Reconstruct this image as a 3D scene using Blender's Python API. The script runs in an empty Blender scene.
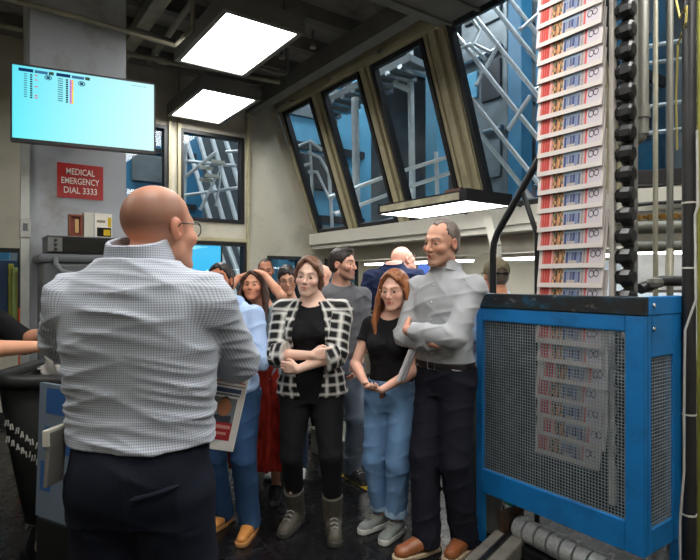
import bpy, math, random
import numpy as np
from mathutils import Matrix, Vector
random.seed(7)
rng = np.random.default_rng(7)
SC = bpy.context.scene
COL = SC.collection

# ------------------------------------------------------------------ frame
F = 535.0; CX = 350.0; HY = 280.0; CAMH = 1.52; YAW = math.radians(35.4)
RT = (math.cos(YAW), -math.sin(YAW)); FW = (math.sin(YAW), math.cos(YAW))
def W(px, py, D):
    X = (px-CX)/F*D
    return (RT[0]*X+FW[0]*D, RT[1]*X+FW[1]*D, CAMH+(HY-py)/F*D)
def on_r(px, r):                       # depth and s of a photo column on a plane r = const
    x = (px-CX)/F
    D = r/(RT[1]*x+FW[1]); return D, (RT[0]*x+FW[0])*D
def on_s(px, s):
    x = (px-CX)/F
    D = s/(RT[0]*x+FW[0]); return D, (RT[1]*x+FW[1])*D
def zz(py, D): return CAMH+(HY-py)/F*D

def lin(c):
    c = c/255.0
    return c/12.92 if c <= .04045 else ((c+.055)/1.055)**2.4
def C(r, g, b): return (lin(r), lin(g), lin(b), 1.0)

# ------------------------------------------------------------------ materials
def new_mat(name):
    m = bpy.data.materials.new(name); m.use_nodes = True
    nt = m.node_tree; b = nt.nodes['Principled BSDF']
    return m, nt, b
def N(nt, typ, **kw):
    n = nt.nodes.new(typ)
    for k, v in kw.items():
        if k in n.inputs.keys(): n.inputs[k].default_value = v
        else: setattr(n, k, v)
    return n
def mat(name, col, rough=.6, metal=0., var=.12, scale=8., bump=0., bscale=60., stretch=None, dirt=None, spec=.5):
    """procedural surface: noise-varied colour, optional bump and a dirt layer"""
    m, nt, b = new_mat(name); L = nt.links.new
    b.inputs['Roughness'].default_value = rough; b.inputs['Metallic'].default_value = metal
    b.inputs['Specular IOR Level'].default_value = spec
    tc = N(nt, 'ShaderNodeTexCoord'); mp = N(nt, 'ShaderNodeMapping')
    if stretch: mp.inputs['Scale'].default_value = stretch
    L(tc.outputs['Object'], mp.inputs['Vector'])
    no = N(nt, 'ShaderNodeTexNoise', Scale=scale, Detail=5.0); L(mp.outputs[0], no.inputs['Vector'])
    rp = N(nt, 'ShaderNodeValToRGB')
    rp.color_ramp.elements[0].position = .3; rp.color_ramp.elements[1].position = .7
    rp.color_ramp.elements[0].color = tuple(x*(1-var) for x in col[:3])+(1,)
    rp.color_ramp.elements[1].color = tuple(min(1, x*(1+var)) for x in col[:3])+(1,)
    L(no.outputs[0], rp.inputs[0]); out = rp.outputs[0]
    if dirt:
        dc, amt, ds = dirt
        n2 = N(nt, 'ShaderNodeTexNoise', Scale=ds, Detail=6.0, Roughness=.65); L(mp.outputs[0], n2.inputs['Vector'])
        r2 = N(nt, 'ShaderNodeValToRGB'); r2.color_ramp.elements[0].position = .52; r2.color_ramp.elements[1].position = .7
        r2.color_ramp.elements[1].color = (amt, amt, amt, 1); L(n2.outputs[0], r2.inputs[0])
        mx = N(nt, 'ShaderNodeMix', data_type='RGBA'); L(r2.outputs[0], mx.inputs[0]); L(out, mx.inputs[6])
        mx.inputs[7].default_value = dc; out = mx.outputs[2]
    L(out, b.inputs['Base Color'])
    if bump:
        nb = N(nt, 'ShaderNodeTexNoise', Scale=bscale, Detail=3.0); L(mp.outputs[0], nb.inputs['Vector'])
        bp = N(nt, 'ShaderNodeBump', Strength=bump, Distance=.004); L(nb.outputs[0], bp.inputs['Height']); L(bp.outputs[0], b.inputs['Normal'])
    return m
def emit(name, col, strength):
    m, nt, b = new_mat(name); nt.nodes.remove(b)
    e = N(nt, 'ShaderNodeEmission', Strength=strength); e.inputs[0].default_value = col
    nt.links.new(e.outputs[0], nt.nodes['Material Output'].inputs[0]); return m
def vcol_mat(name, rough=.55, emission=0., spec=.4, bump=0., bscale=90.):
    m, nt, b = new_mat(name)
    a = N(nt, 'ShaderNodeAttribute', attribute_name='Col')
    if emission:
        nt.nodes.remove(b); e = N(nt, 'ShaderNodeEmission', Strength=emission)
        nt.links.new(a.outputs[0], e.inputs[0]); nt.links.new(e.outputs[0], nt.nodes['Material Output'].inputs[0]); return m
    no = N(nt, 'ShaderNodeTexNoise', Scale=bscale, Detail=4.0)
    mx = N(nt, 'ShaderNodeMix', data_type='RGBA', blend_type='MULTIPLY'); mx.inputs[0].default_value = .18
    nt.links.new(a.outputs[0], mx.inputs[6]); nt.links.new(no.outputs[1], mx.inputs[7])
    nt.links.new(mx.outputs[2], b.inputs['Base Color'])
    b.inputs['Roughness'].default_value = rough; b.inputs['Specular IOR Level'].default_value = spec
    if bump:
        bp = N(nt, 'ShaderNodeBump', Strength=bump, Distance=.003); nt.links.new(no.outputs[0], bp.inputs['Height']); nt.links.new(bp.outputs[0], b.inputs['Normal'])
    return m
def glass(name, tint=(.86, .93, .95, 1), base=.05):
    """thin pane: clear with a Fresnel reflection"""
    m, nt, b = new_mat(name); nt.nodes.remove(b); L = nt.links.new
    t = N(nt, 'ShaderNodeBsdfTransparent'); t.inputs[0].default_value = tint
    g = N(nt, 'ShaderNodeBsdfGlossy', Roughness=.02); g.inputs[0].default_value = (1, 1, 1, 1)
    fr = N(nt, 'ShaderNodeLayerWeight', Blend=.5); pw = N(nt, 'ShaderNodeMath', operation='POWER'); pw.inputs[1].default_value = 5.; L(fr.outputs['Facing'], pw.inputs[0])
    ad = N(nt, 'ShaderNodeMath', operation='MULTIPLY_ADD'); ad.inputs[1].default_value = .6; ad.inputs[2].default_value = base
    L(pw.outputs[0], ad.inputs[0]); mx = N(nt, 'ShaderNodeMixShader'); L(ad.outputs[0], mx.inputs[0]); L(t.outputs[0], mx.inputs[1]); L(g.outputs[0], mx.inputs[2])
    L(mx.outputs[0], nt.nodes['Material Output'].inputs[0]); return m
def check_mat(name, base, dark, pu, pv, wu=.5, wv=.5, soft=.08, light=None, rough=.75, mode='gingham'):
    """woven check in the garment's own cloth coordinates (attribute cuv, metres)"""
    m, nt, b = new_mat(name); L = nt.links.new
    a = N(nt, 'ShaderNodeAttribute', attribute_name='cuv'); sp = N(nt, 'ShaderNodeSeparateXYZ'); L(a.outputs[1], sp.inputs[0])
    def stripe(out, period, width, off=0.):
        d = N(nt, 'ShaderNodeMath', operation='DIVIDE'); L(out, d.inputs[0]); d.inputs[1].default_value = period
        o = N(nt, 'ShaderNodeMath', operation='ADD'); L(d.outputs[0], o.inputs[0]); o.inputs[1].default_value = off
        f = N(nt, 'ShaderNodeMath', operation='FRACT'); L(o.outputs[0], f.inputs[0])
        s_ = N(nt, 'ShaderNodeMath', operation='SUBTRACT'); L(f.outputs[0], s_.inputs[0]); s_.inputs[1].default_value = .5
        ab = N(nt, 'ShaderNodeMath', operation='ABSOLUTE'); L(s_.outputs[0], ab.inputs[0])
        mr = N(nt, 'ShaderNodeMapRange'); L(ab.outputs[0], mr.inputs[0]); mr.inputs[1].default_value = width/2-soft/2; mr.inputs[2].default_value = width/2+soft/2
        mr.inputs[3].default_value = 1; mr.inputs[4].default_value = 0
        return mr.outputs[0]
    u = stripe(sp.outputs[0], pu, wu); v = stripe(sp.outputs[1], pv, wv)
    ad = N(nt, 'ShaderNodeMath', operation='ADD'); L(u, ad.inputs[0]); L(v, ad.inputs[1])
    hf = N(nt, 'ShaderNodeMath', operation='MULTIPLY'); L(ad.outputs[0], hf.inputs[0]); hf.inputs[1].default_value = .5
    mx = N(nt, 'ShaderNodeMix', data_type='RGBA'); L(hf.outputs[0], mx.inputs[0]); mx.inputs[6].default_value = base; mx.inputs[7].default_value = dark
    out = mx.outputs[2]
    if light:
        u2 = stripe(sp.outputs[0], pu, .16, .5); v2 = stripe(sp.outputs[1], pv, .16, .5)
        mm = N(nt, 'ShaderNodeMath', operation='MAXIMUM'); L(u2, mm.inputs[0]); L(v2, mm.inputs[1])
        ml = N(nt, 'ShaderNodeMath', operation='MULTIPLY'); L(mm.outputs[0], ml.inputs[0]); ml.inputs[1].default_value = .55
        m2 = N(nt, 'ShaderNodeMix', data_type='RGBA'); L(ml.outputs[0], m2.inputs[0]); L(out, m2.inputs[6]); m2.inputs[7].default_value = light; out = m2.outputs[2]
    L(out, b.inputs['Base Color']); b.inputs['Roughness'].default_value = rough; b.inputs['Specular IOR Level'].default_value = .25
    return m

# ------------------------------------------------------------------ objects
XF = {}
def thing(name, label, cat, loc=(0, 0, 0), rotz=0., group=None):
    o = bpy.data.objects.new(name, None); COL.objects.link(o)
    o.location = loc; o.rotation_euler = (0, 0, rotz); o.empty_display_size = .1
    tag(o, label, cat, group); XF[o.name] = Matrix.Translation(loc) @ Matrix.Rotation(rotz, 4, 'Z'); return o
def tag(o, label=None, cat=None, group=None, kind=None):
    if label: o['label'] = label
    if cat: o['category'] = cat
    if group: o['group'] = group
    if kind: o['kind'] = kind
    return o
def mesh_obj(name, V, faces, material, parent=None, smooth=False, col=None, cuv=None, world=True, quads=None):
    me = bpy.data.meshes.new(name)
    V = np.asarray(V, dtype=np.float64)
    if parent is not None:
        if world and parent.name in XF:
            inv = np.array(XF[parent.name].inverted()); V = V @ inv[:3, :3].T + inv[:3, 3]
    if quads is not None:
        nq = len(quads); me.vertices.add(len(V)); me.vertices.foreach_set('co', V.astype(np.float32).ravel())
        me.loops.add(nq*4); me.loops.foreach_set('vertex_index', quads.astype(np.int32).ravel())
        me.polygons.add(nq); me.polygons.foreach_set('loop_start', np.arange(0, nq*4, 4, dtype=np.int32))
        me.polygons.foreach_set('loop_total', np.full(nq, 4, dtype=np.int32)); me.update(calc_edges=True)
    else:
        me.from_pydata([tuple(v) for v in V], [], faces); me.update()
    if smooth: me.polygons.foreach_set('use_smooth', np.ones(len(me.polygons), dtype=bool))
    if col is not None:
        if len(col) == len(V):
            a = me.color_attributes.new('Col', 'FLOAT_COLOR', 'POINT'); a.data.foreach_set('color', np.asarray(col, dtype=np.float32).ravel())
        else:
            a = me.color_attributes.new('Col', 'FLOAT_COLOR', 'CORNER')
            cc = np.repeat(np.asarray(col, dtype=np.float32), [len(f) for f in faces], axis=0); a.data.foreach_set('color', cc.ravel())
    if cuv is not None:
        a = me.attributes.new('cuv', 'FLOAT_VECTOR', 'POINT'); a.data.foreach_set('vector', np.asarray(cuv, dtype=np.float32).ravel())
    if material: me.materials.append(material)
    o = bpy.data.objects.new(name, me); COL.objects.link(o)
    if parent is not None:
        o.parent = parent
        if parent.name in XF: XF[o.name] = XF[parent.name]
    return o
class MB:
    def __init__(s): s.v = []; s.f = []; s.c = []; s.cur = None
    def _add(s, V, Fc):
        n = len(s.v); s.v += [tuple(v) for v in V]; s.f += [tuple(i+n for i in f) for f in Fc]
        if s.cur is not None: s.c += [s.cur]*len(Fc)
    def hexa(s, P):      # 8 points: bottom 4 ccw, top 4 ccw
        s._add(P, [(3, 2, 1, 0), (4, 5, 6, 7), (0, 1, 5, 4), (1, 2, 6, 5), (2, 3, 7, 6), (3, 0, 4, 7)]); return s
    def box(s, x0, x1, y0, y1, z0, z1):
        return s.hexa([(x0, y0, z0), (x1, y0, z0), (x1, y1, z0), (x0, y1, z0), (x0, y0, z1), (x1, y0, z1), (x1, y1, z1), (x0, y1, z1)])
    def obox(s, c, ax, ay, az):   # centre and three half-axis vectors
        c, ax, ay, az = map(Vector, (c, ax, ay, az))
        return s.hexa([c-ax-ay-az, c+ax-ay-az, c+ax+ay-az, c-ax+ay-az, c-ax-ay+az, c+ax-ay+az, c+ax+ay+az, c-ax+ay+az])
    def bar(s, a, b, w, h, up=(0, 0, 1)):
        a = Vector(a); b = Vector(b); d = (b-a); L = d.length; d /= L; u = Vector(up)
        if abs(d.dot(u)) > .95: u = Vector((1, 0, 0))
        x = d.cross(u).normalized(); y = x.cross(d)
        return s.obox((a+b)/2, d*(L/2), x*(w/2), y*(h/2))
    def quad(s, a, b, c, d): s._add([a, b, c, d], [(0, 1, 2, 3)]); return s
    def tube(s, pts, r, n=10, closed=False):
        P = [Vector(p) for p in pts]; m = len(P); rs = r if isinstance(r, (list, tuple)) else [r]*m
        rings = []; ref = None
        for i, p in enumerate(P):
            if closed: t = (P[(i+1) % m]-P[i-1]).normalized()
            else: t = ((P[min(i+1, m-1)]-p).normalized()+(p-P[max(i-1, 0)]).normalized()).normalized()
            if ref is None:
                ref = t.orthogonal().normalized()
            else:
                ref = (ref-t*ref.dot(t)).normalized()
            b = t.cross(ref); rings.append([p+(ref*math.cos(2*math.pi*k/n)+b*math.sin(2*math.pi*k/n))*rs[i] for k in range(n)])
        V = [v for r_ in rings for v in r_]; Fc = []
        for i in range(m if closed else m-1):
            j = (i+1) % m
            for k in range(n): Fc.append((i*n+k, i*n+(k+1) % n, j*n+(k+1) % n, j*n+k))
        if not closed: Fc += [tuple(range(n-1, -1, -1)), tuple((m-1)*n+k for k in range(n))]
        s._add(V, Fc); return s
    def cyl(s, a, b, r, n=16): return s.tube([a, b], r, n)
    def lathe(s, c, prof, n=24, axis=(0, 0, 1)):
        ax = Vector(axis).normalized(); u = ax.orthogonal().normalized(); w = ax.cross(u); c = Vector(c)
        V = []; Fc = []
        for (r, z) in prof:
            for k in range(n): V.append(c+ax*z+(u*math.cos(2*math.pi*k/n)+w*math.sin(2*math.pi*k/n))*max(r, 1e-4))
        for i in range(len(prof)-1):
            for k in range(n): Fc.append((i*n+k, i*n+(k+1) % n, (i+1)*n+(k+1) % n, (i+1)*n+k))
        s._add(V, Fc); return s
    def build(s, name, material, parent=None, bevel=0., smooth=False, world=True, kind=None):
        o = mesh_obj(name, s.v, s.f, material, parent, smooth, s.c if s.cur is not None else None, world=world)
        if bevel:
            b = o.modifiers.new('bev', 'BEVEL'); b.width = bevel; b.segments = 2; b.limit_method = 'ANGLE'
        elif smooth:
            try: o.data.set_sharp_from_angle(angle=math.radians(40))
            except Exception: pass
        if kind: o['kind'] = kind
        return o
def struct(name, mb, m, **kw): return mb.build(name, m, kind='structure', **kw)
def copy_tree(o, parent=None):
    c = o.copy(); COL.objects.link(c)
    if parent is not None: c.parent = parent
    for ch in list(o.children): copy_tree(ch, c)
    return c
def text_geo(txt, bold=.0):
    cu = bpy.data.curves.new('t', 'FONT'); cu.body = txt; cu.align_x = 'CENTER'; cu.align_y = 'CENTER'; cu.offset = bold; cu.resolution_u = 3
    cu.space_line = .9
    o = bpy.data.objects.new('t', cu); COL.objects.link(o); bpy.context.view_layer.update()
    me = bpy.data.meshes.new_from_object(o.evaluated_get(bpy.context.evaluated_depsgraph_get()))
    V = np.array([v.co[:] for v in me.vertices]); Fc = [tuple(p.vertices) for p in me.polygons]
    bpy.data.objects.remove(o); bpy.data.curves.remove(cu); bpy.data.meshes.remove(me)
    return V, Fc
def text_on(mb, txt, c, ux, uy, w, h, bold=.02):
    """lettering fitted to a w x h box centred at c on the plane of ux, uy, standing 1.5 mm proud"""
    V, Fc = text_geo(txt, bold); lo = V.min(0); hi = V.max(0); ux = Vector(ux); uy = Vector(uy); n = ux.cross(uy); c = Vector(c)+n*.0015
    P = [c+ux*(((v[0]-lo[0])/(hi[0]-lo[0])-.5)*w)+uy*(((v[1]-lo[1])/(hi[1]-lo[1])-.5)*h) for v in V]
    mb._add(P, Fc)
# ------------------------------------------------------------------ implicit-surface body kit
BIG = 9.0
def vv(*a): return np.array(a, dtype=np.float64)
def unit(a):
    a = np.asarray(a, float); return a/max(1e-9, np.linalg.norm(a))
def rotz(a): c, s = math.cos(a), math.sin(a); return np.array([[c, -s, 0], [s, c, 0], [0, 0, 1.]])
def rotx(a): c, s = math.cos(a), math.sin(a); return np.array([[1, 0, 0], [0, c, -s], [0, s, c.real]])
def roty(a): c, s = math.cos(a), math.sin(a); return np.array([[c, 0, s], [0, 1, 0], [-s, 0, c]])
class Field:
    def __init__(s, lo, hi, h):
        s.lo = np.asarray(lo, float); s.h = h
        n = np.ceil((np.asarray(hi, float)-s.lo)/h).astype(int)+1
        s.d = np.full(tuple(n), BIG, dtype=np.float32); s.n = n
    def reg(s, lo, hi, pad):
        i0 = np.maximum(0, np.floor((np.asarray(lo)-pad-s.lo)/s.h).astype(int)); i1 = np.minimum(s.n, np.ceil((np.asarray(hi)+pad-s.lo)/s.h).astype(int)+1)
        if np.any(i1 <= i0): return None, None
        sl = tuple(slice(a, b) for a, b in zip(i0, i1))
        ax = [(s.lo[k]+s.h*np.arange(i0[k], i1[k])).astype(np.float32) for k in range(3)]
        return sl, (ax[0][:, None, None], ax[1][None, :, None], ax[2][None, None, :])
    def add(s, pr, k=.012):
        sl, X = s.reg(pr[0], pr[1], k+3*s.h)
        if sl is None: return s
        f = pr[2](*X).astype(np.float32); d = s.d[sl]
        if k > 0:
            hh = np.clip(.5+.5*(d-f)/k, 0, 1); s.d[sl] = d*(1-hh)+f*hh-k*hh*(1-hh)
        else: s.d[sl] = np.minimum(d, f)
        return s
    def sub(s, pr, k=.006):
        sl, X = s.reg(pr[0], pr[1], k+3*s.h)
        if sl is None: return s
        f = -pr[2](*X).astype(np.float32); d = s.d[sl]
        hh = np.clip(.5-.5*(d-f)/k, 0, 1); s.d[sl] = d*(1-hh)+f*hh+k*hh*(1-hh); return s
    def cut(s, p, n, lo=None, hi=None):      # remove the side n points to
        n = unit(n); sl, X = s.reg(s.lo if lo is None else lo, s.lo+s.n*s.h if hi is None else hi, 0)
        if sl is None: return s
        f = ((X[0]-p[0])*n[0]+(X[1]-p[1])*n[1]+(X[2]-p[2])*n[2]).astype(np.float32)
        s.d[sl] = np.maximum(s.d[sl], f); return s
    def cutn(s, p, n):
        sl, X = s.reg(s.lo, s.lo+s.n*s.h, 0); f = (X[0]-p[0])*n[0]+(X[1]-p[1])*n[1]+(X[2]-p[2])*n[2]
        f = f+.004*np.sin(X[0]*190+3*np.sin(X[2]*60))+.003*np.sin(X[0]*90+X[1]*70+X[2]*110)
        d = s.d; k = .012; f = f.astype(np.float32); hh = np.clip(.5-.5*(d-f)/k, 0, 1); s.d = d*(1-hh)+f*hh+k*hh*(1-hh); return s
    def noise(s, fn, band=.035):
        idx = np.nonzero(np.abs(s.d) < band)
        P = [s.lo[k]+s.h*idx[k] for k in range(3)]
        s.d[idx] += fn(*P).astype(np.float32); return s
    def mesh(s):
        d = s.d; ins = (d < 0)
        n = ins.shape; cnt = np.zeros((n[0]-1, n[1]-1, n[2]-1), dtype=np.int8)
        for a in (0, 1):
            for b in (0, 1):
                for c in (0, 1): cnt += ins[a:n[0]-1+a, b:n[1]-1+b, c:n[2]-1+c]
        I = np.nonzero((cnt > 0) & (cnt < 8)); m = len(I[0])
        if m == 0: return np.zeros((0, 3)), np.zeros((0, 4), int)
        vals = {(a, b, c): d[I[0]+a, I[1]+b, I[2]+c] for a in (0, 1) for b in (0, 1) for c in (0, 1)}
        acc = np.zeros((m, 3)); w = np.zeros(m)
        cs = list(vals)
        for p in cs:
            for ax in range(3):
                if p[ax] == 0:
                    q = tuple(1 if k == ax else p[k] for k in range(3)); va, vb = vals[p], vals[q]
                    x = (va < 0) != (vb < 0)
                    t = np.where(x, va/np.where(x, va-vb, 1), 0)
                    pt = np.tile(np.array(p, float), (m, 1)); pt[:, ax] = t
                    acc[x] += pt[x]; w += x
        V = s.lo+s.h*(np.stack(I, 1)+acc/w[:, None])
        ind = np.full(cnt.shape, -1, dtype=np.int64); ind[I] = np.arange(m)
        Q = []
        for ax in range(3):
            a, b = [k for k in range(3) if k != ax]
            s0 = [slice(1, n[k]-1) for k in range(3)]; s0[ax] = slice(0, n[ax]-1)
            s1 = list(s0); s1[ax] = slice(1, n[ax])
            A = ins[tuple(s0)]; B = ins[tuple(s1)]
            for flip in (0, 1):
                E = np.nonzero((A & ~B) if flip == 0 else (~A & B))
                if len(E[0]) == 0: continue
                base = [E[k]+s0[k].start for k in range(3)]
                def at(da, db):
                    q = [x.copy() for x in base]; q[a] -= da; q[b] -= db; return ind[tuple(q)]
                quad = np.stack([at(1, 1), at(0, 1), at(0, 0), at(1, 0)], 1)
                if (ax == 1) != (flip == 1): quad = quad[:, ::-1]
                Q.append(quad)
        Q = np.concatenate(Q)
        return V, Q[(Q >= 0).all(1)]
def rc(a, b, ra, rb, fl=None, cap=False):
    """round cone a->b; fl=(axis, factor) flattens along axis; cap cuts it square at b"""
    a = np.asarray(a, float); b = np.asarray(b, float); ab = b-a; L2 = max(1e-9, ab@ab); r = max(ra, rb)*(1 if not fl or fl[1] >= 1 else 1/fl[1])
    lo = np.minimum(a, b)-r; hi = np.maximum(a, b)+r; dn = ab/math.sqrt(L2)
    def fn(X, Y, Z):
        x = X-a[0]; y = Y-a[1]; z = Z-a[2]
        q = (x*ab[0]+y*ab[1]+z*ab[2])/L2; t = np.clip(q, 0, 1)
        dx = x-t*ab[0]; dy = y-t*ab[1]; dz = z-t*ab[2]; d2 = dx*dx+dy*dy+dz*dz
        if fl:
            w = unit(fl[0]); c = dx*w[0]+dy*w[1]+dz*w[2]; d2 = d2+c*c*(fl[1]**2-1)
        d = np.sqrt(np.maximum(d2, 0))-(ra+(rb-ra)*t)
        if cap: d = np.maximum(d, (q-1)*math.sqrt(L2))
        return d
    return lo, hi, fn
def ell(c, r, R=None):
    c = np.asarray(c, float); r = np.asarray(r, float); R = np.eye(3) if R is None else np.asarray(R)   # rows = local axes
    m = max(r)
    def fn(X, Y, Z):
        x = X-c[0]; y = Y-c[1]; z = Z-c[2]; q = [R[k, 0]*x+R[k, 1]*y+R[k, 2]*z for k in range(3)]
        k0 = np.sqrt(sum((q[k]/r[k])**2 for k in range(3))); k1 = np.sqrt(sum((q[k]/r[k]**2)**2 for k in range(3)))
        return k0*(k0-1)/np.maximum(k1, 1e-6)
    return c-m, c+m, fn
def loft(lv, O, R, infl=0., z0=None, z1=None, shell=None, mod=None):
    """stack of oval sections (z, halfwidth, front, back, y offset) in the frame R (columns) at O"""
    lv = np.array(lv, float); zs = lv[:, 0]; z0 = zs[0] if z0 is None else z0; z1 = zs[-1] if z1 is None else z1
    zf = np.linspace(zs[0], zs[-1], 160); ker = np.hanning(15); ker /= ker.sum()
    sm = [np.convolve(np.pad(np.interp(zf, zs, lv[:, k]), 7, mode='edge'), ker, 'valid') for k in range(1, 5)]
    w = lv[:, 1:4].max()+infl+.05; cs = np.array([O+R@vv(x, y, z) for x in (-w, w) for y in (-w, w) for z in (z0-.02, z1+.02)])
    def fn(X, Y, Z):
        x = X-O[0]; y = Y-O[1]; z = Z-O[2]
        lx = R[0, 0]*x+R[1, 0]*y+R[2, 0]*z; ly = R[0, 1]*x+R[1, 1]*y+R[2, 1]*z; lz = R[0, 2]*x+R[1, 2]*y+R[2, 2]*z
        a, bf, bb, cy = [np.interp(lz, zf, k) for k in sm]; ly = ly-cy
        a = a+infl; b = np.where(ly > 0, bf, bb)+infl
        if mod is not None:
            g = mod(np.arctan2(lx, ly), lz); a = a+g; b = b+g
        k0 = ((np.abs(lx)/a)**2.3+(np.abs(ly)/b)**2.3)**(1/2.3)
        d = (k0-1)*np.minimum(a, b)
        if shell: d = np.abs(d)-shell
        return np.maximum(d, np.maximum(z0-lz, lz-z1))
    return cs.min(0), cs.max(0), fn
def folds(seed, amp, dirs, lam=.09, patch=.18):
    g = np.random.default_rng(seed); ds = [(unit(d), g.uniform(0, 6), l) for d, l in dirs]; ph = g.uniform(0, 6, 9)
    def fn(x, y, z):
        out = 0
        wx = .35*np.sin(9*z+ph[0]+4*x)+.3*np.sin(13*x+ph[1]+5*y)+.3*np.sin(17*y+8*z+ph[2])
        for i, (d, p, l) in enumerate(ds):
            th = 2*math.pi/l*(d[0]*x+d[1]*y+d[2]*z)/1.0+p+2.1*wx
            gate = np.clip(.5+.8*np.sin(x*6.283/patch+ph[3+i % 3])*np.sin(z*6.283/patch*.8+ph[6+i % 3]+y*11), 0, 1)
            out = out-amp*gate*(1-np.abs(np.sin(th/2)))**2.3
        return out+amp*.25
    return fn
def ik(a, c, l1, l2, hint):
    a = np.asarray(a, float); c = np.asarray(c, float); d = c-a; L = np.linalg.norm(d); M_ = (l1+l2)*.998
    if L > M_: c = a+d/L*M_; L = M_
    u = (c-a)/L; x = (l1*l1-l2*l2+L*L)/(2*L); hgt = math.sqrt(max(0, l1*l1-x*x)); h = np.asarray(hint, float); h = unit(h-u*(h@u))
    return a+u*x+h*hgt, c
def hand_prims(Wp, d, n, side, curl=.5, sc=1., spread=.0, thumb=.5):
    """palm, four unequal jointed fingers and a thumb; d towards the fingers, n out of the palm; side +1 right hand"""
    d = unit(d); n = np.asarray(n, float); n = unit(n-d*(n@d)); t = np.cross(d, n)*side
    o = []; P = lambda a, b, c: Wp+(d*a+t*b+n*c)*sc
    kn = [(.092, .030), (.095, .010), (.090, -.010), (.082, -.028)]
    for (a, b) in kn: o.append((rc(P(.012, b*.55, 0), P(a-.012, b, .002), .0145*sc, .0125*sc), .010))
    o.append((rc(P(.03, .02, .006), P(.05, .028, .008), .014*sc, .013*sc), .012))
    for (a, b), L in zip(kn, (.072, .080, .074, .058)):
        p = P(a-.008, b, .002); ang = curl*.55; dirv = d
        for j, (f, r0, r1) in enumerate(((.45, .0098, .0088), (.31, .0088, .0078), (.24, .0078, .0066))):
            dv = unit(d*math.cos(ang)+n*math.sin(ang)+t*spread*b*8); q = p+dv*L*f*sc
            o.append((rc(p, q, r0*sc, r1*sc), .0025)); p = q; ang += curl*(.95 if j == 0 else .7)
    p0 = P(.022, .024, .006); p1 = P(.052, .046, .012+.01*thumb); p2 = P(.078, .056-.012*thumb, .018+.018*thumb); p3 = P(.098, .056-.026*thumb, .022+.026*thumb)
    o += [(rc(p0, p1, .0145*sc, .0115*sc), .008), (rc(p1, p2, .0112*sc, .0098*sc), .003), (rc(p2, p3, .0098*sc, .0075*sc), .003)]
    return o
def head_prims(hp, Rh, s, fem, wide=1.):
    E = lambda c, r: ell(hp(c), np.array(r)*s, Rh.T); K = lambda a, b, r0, r1, **k: rc(hp(a), hp(b), r0*s, r1*s, **k)
    jw = (.040 if fem else .044)*wide; jr = .020 if fem else .0225
    o = [('+', E((0, -.012, .032), (.074*wide, .094, .086)), 0.), ('+', E((0, .022, -.022), (.062*wide, .066, .084)), .02)]
    for x in (-1, 1):
        o += [('+', K((x*jw, .012, -.062), (x*.014, .066, -.098), jr, jr*.92), .02), ('+', E((x*.041*wide, .056, -.026), (.025, .026, .022)), .02),
              ('+', K((x*.012, .080, .022), (x*.042, .064, .020), .012 if fem else .0138, .0105), .018)]
    o += [('+', E((0, .071, -.100), (.018, .018, .015)), .014), ('+', E((0, .072, -.062), (.031, .020, .028)), .014)]
    for x in (-1, 1): o += [('-', E((x*.031, .096, .001), (.018, .015, .0115)), .012), ('+', E((x*.031, .0700, .0), (.0165, .0160, .0140)), .004)]
    o += [('+', K((0, .086, .012), (0, .106, -.030), .0075, .0115), .010), ('+', K((-.011, .096, -.034), (.011, .096, -.034), .0085, .0085), .006)]
    lr = .0065 if fem else .0055
    for zz_, yy, r in ((-.0585, .0915, lr), (-.0705, .0885, lr*1.15)):
        o += [('+', K((-.026, yy-.016, zz_-.001 if zz_ > -.065 else zz_+.004), (-.006, yy, zz_), r*.6, r), .004), ('+', K((.026, yy-.016, zz_-.001 if zz_ > -.065 else zz_+.004), (.006, yy, zz_), r*.6, r), .004), ('+', K((-.006, yy, zz_), (.006, yy, zz_), r, r), .003)]
    o += [('-', K((-.024, .086, -.0645), (.024, .086, -.0645), .0024, .0024), .003)]
    for x in (-1, 1):
        o += [('+', E((x*.078*wide, -.010, -.004), (.011, .019, .031)), .006), ('-', E((x*.087*wide, -.004, -.002), (.007, .010, .017)), .004)]
        o += [('-', E((x*.031, .0885, -.0012), (.0135, .012, .0058)), .0015)]
    return o
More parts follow.
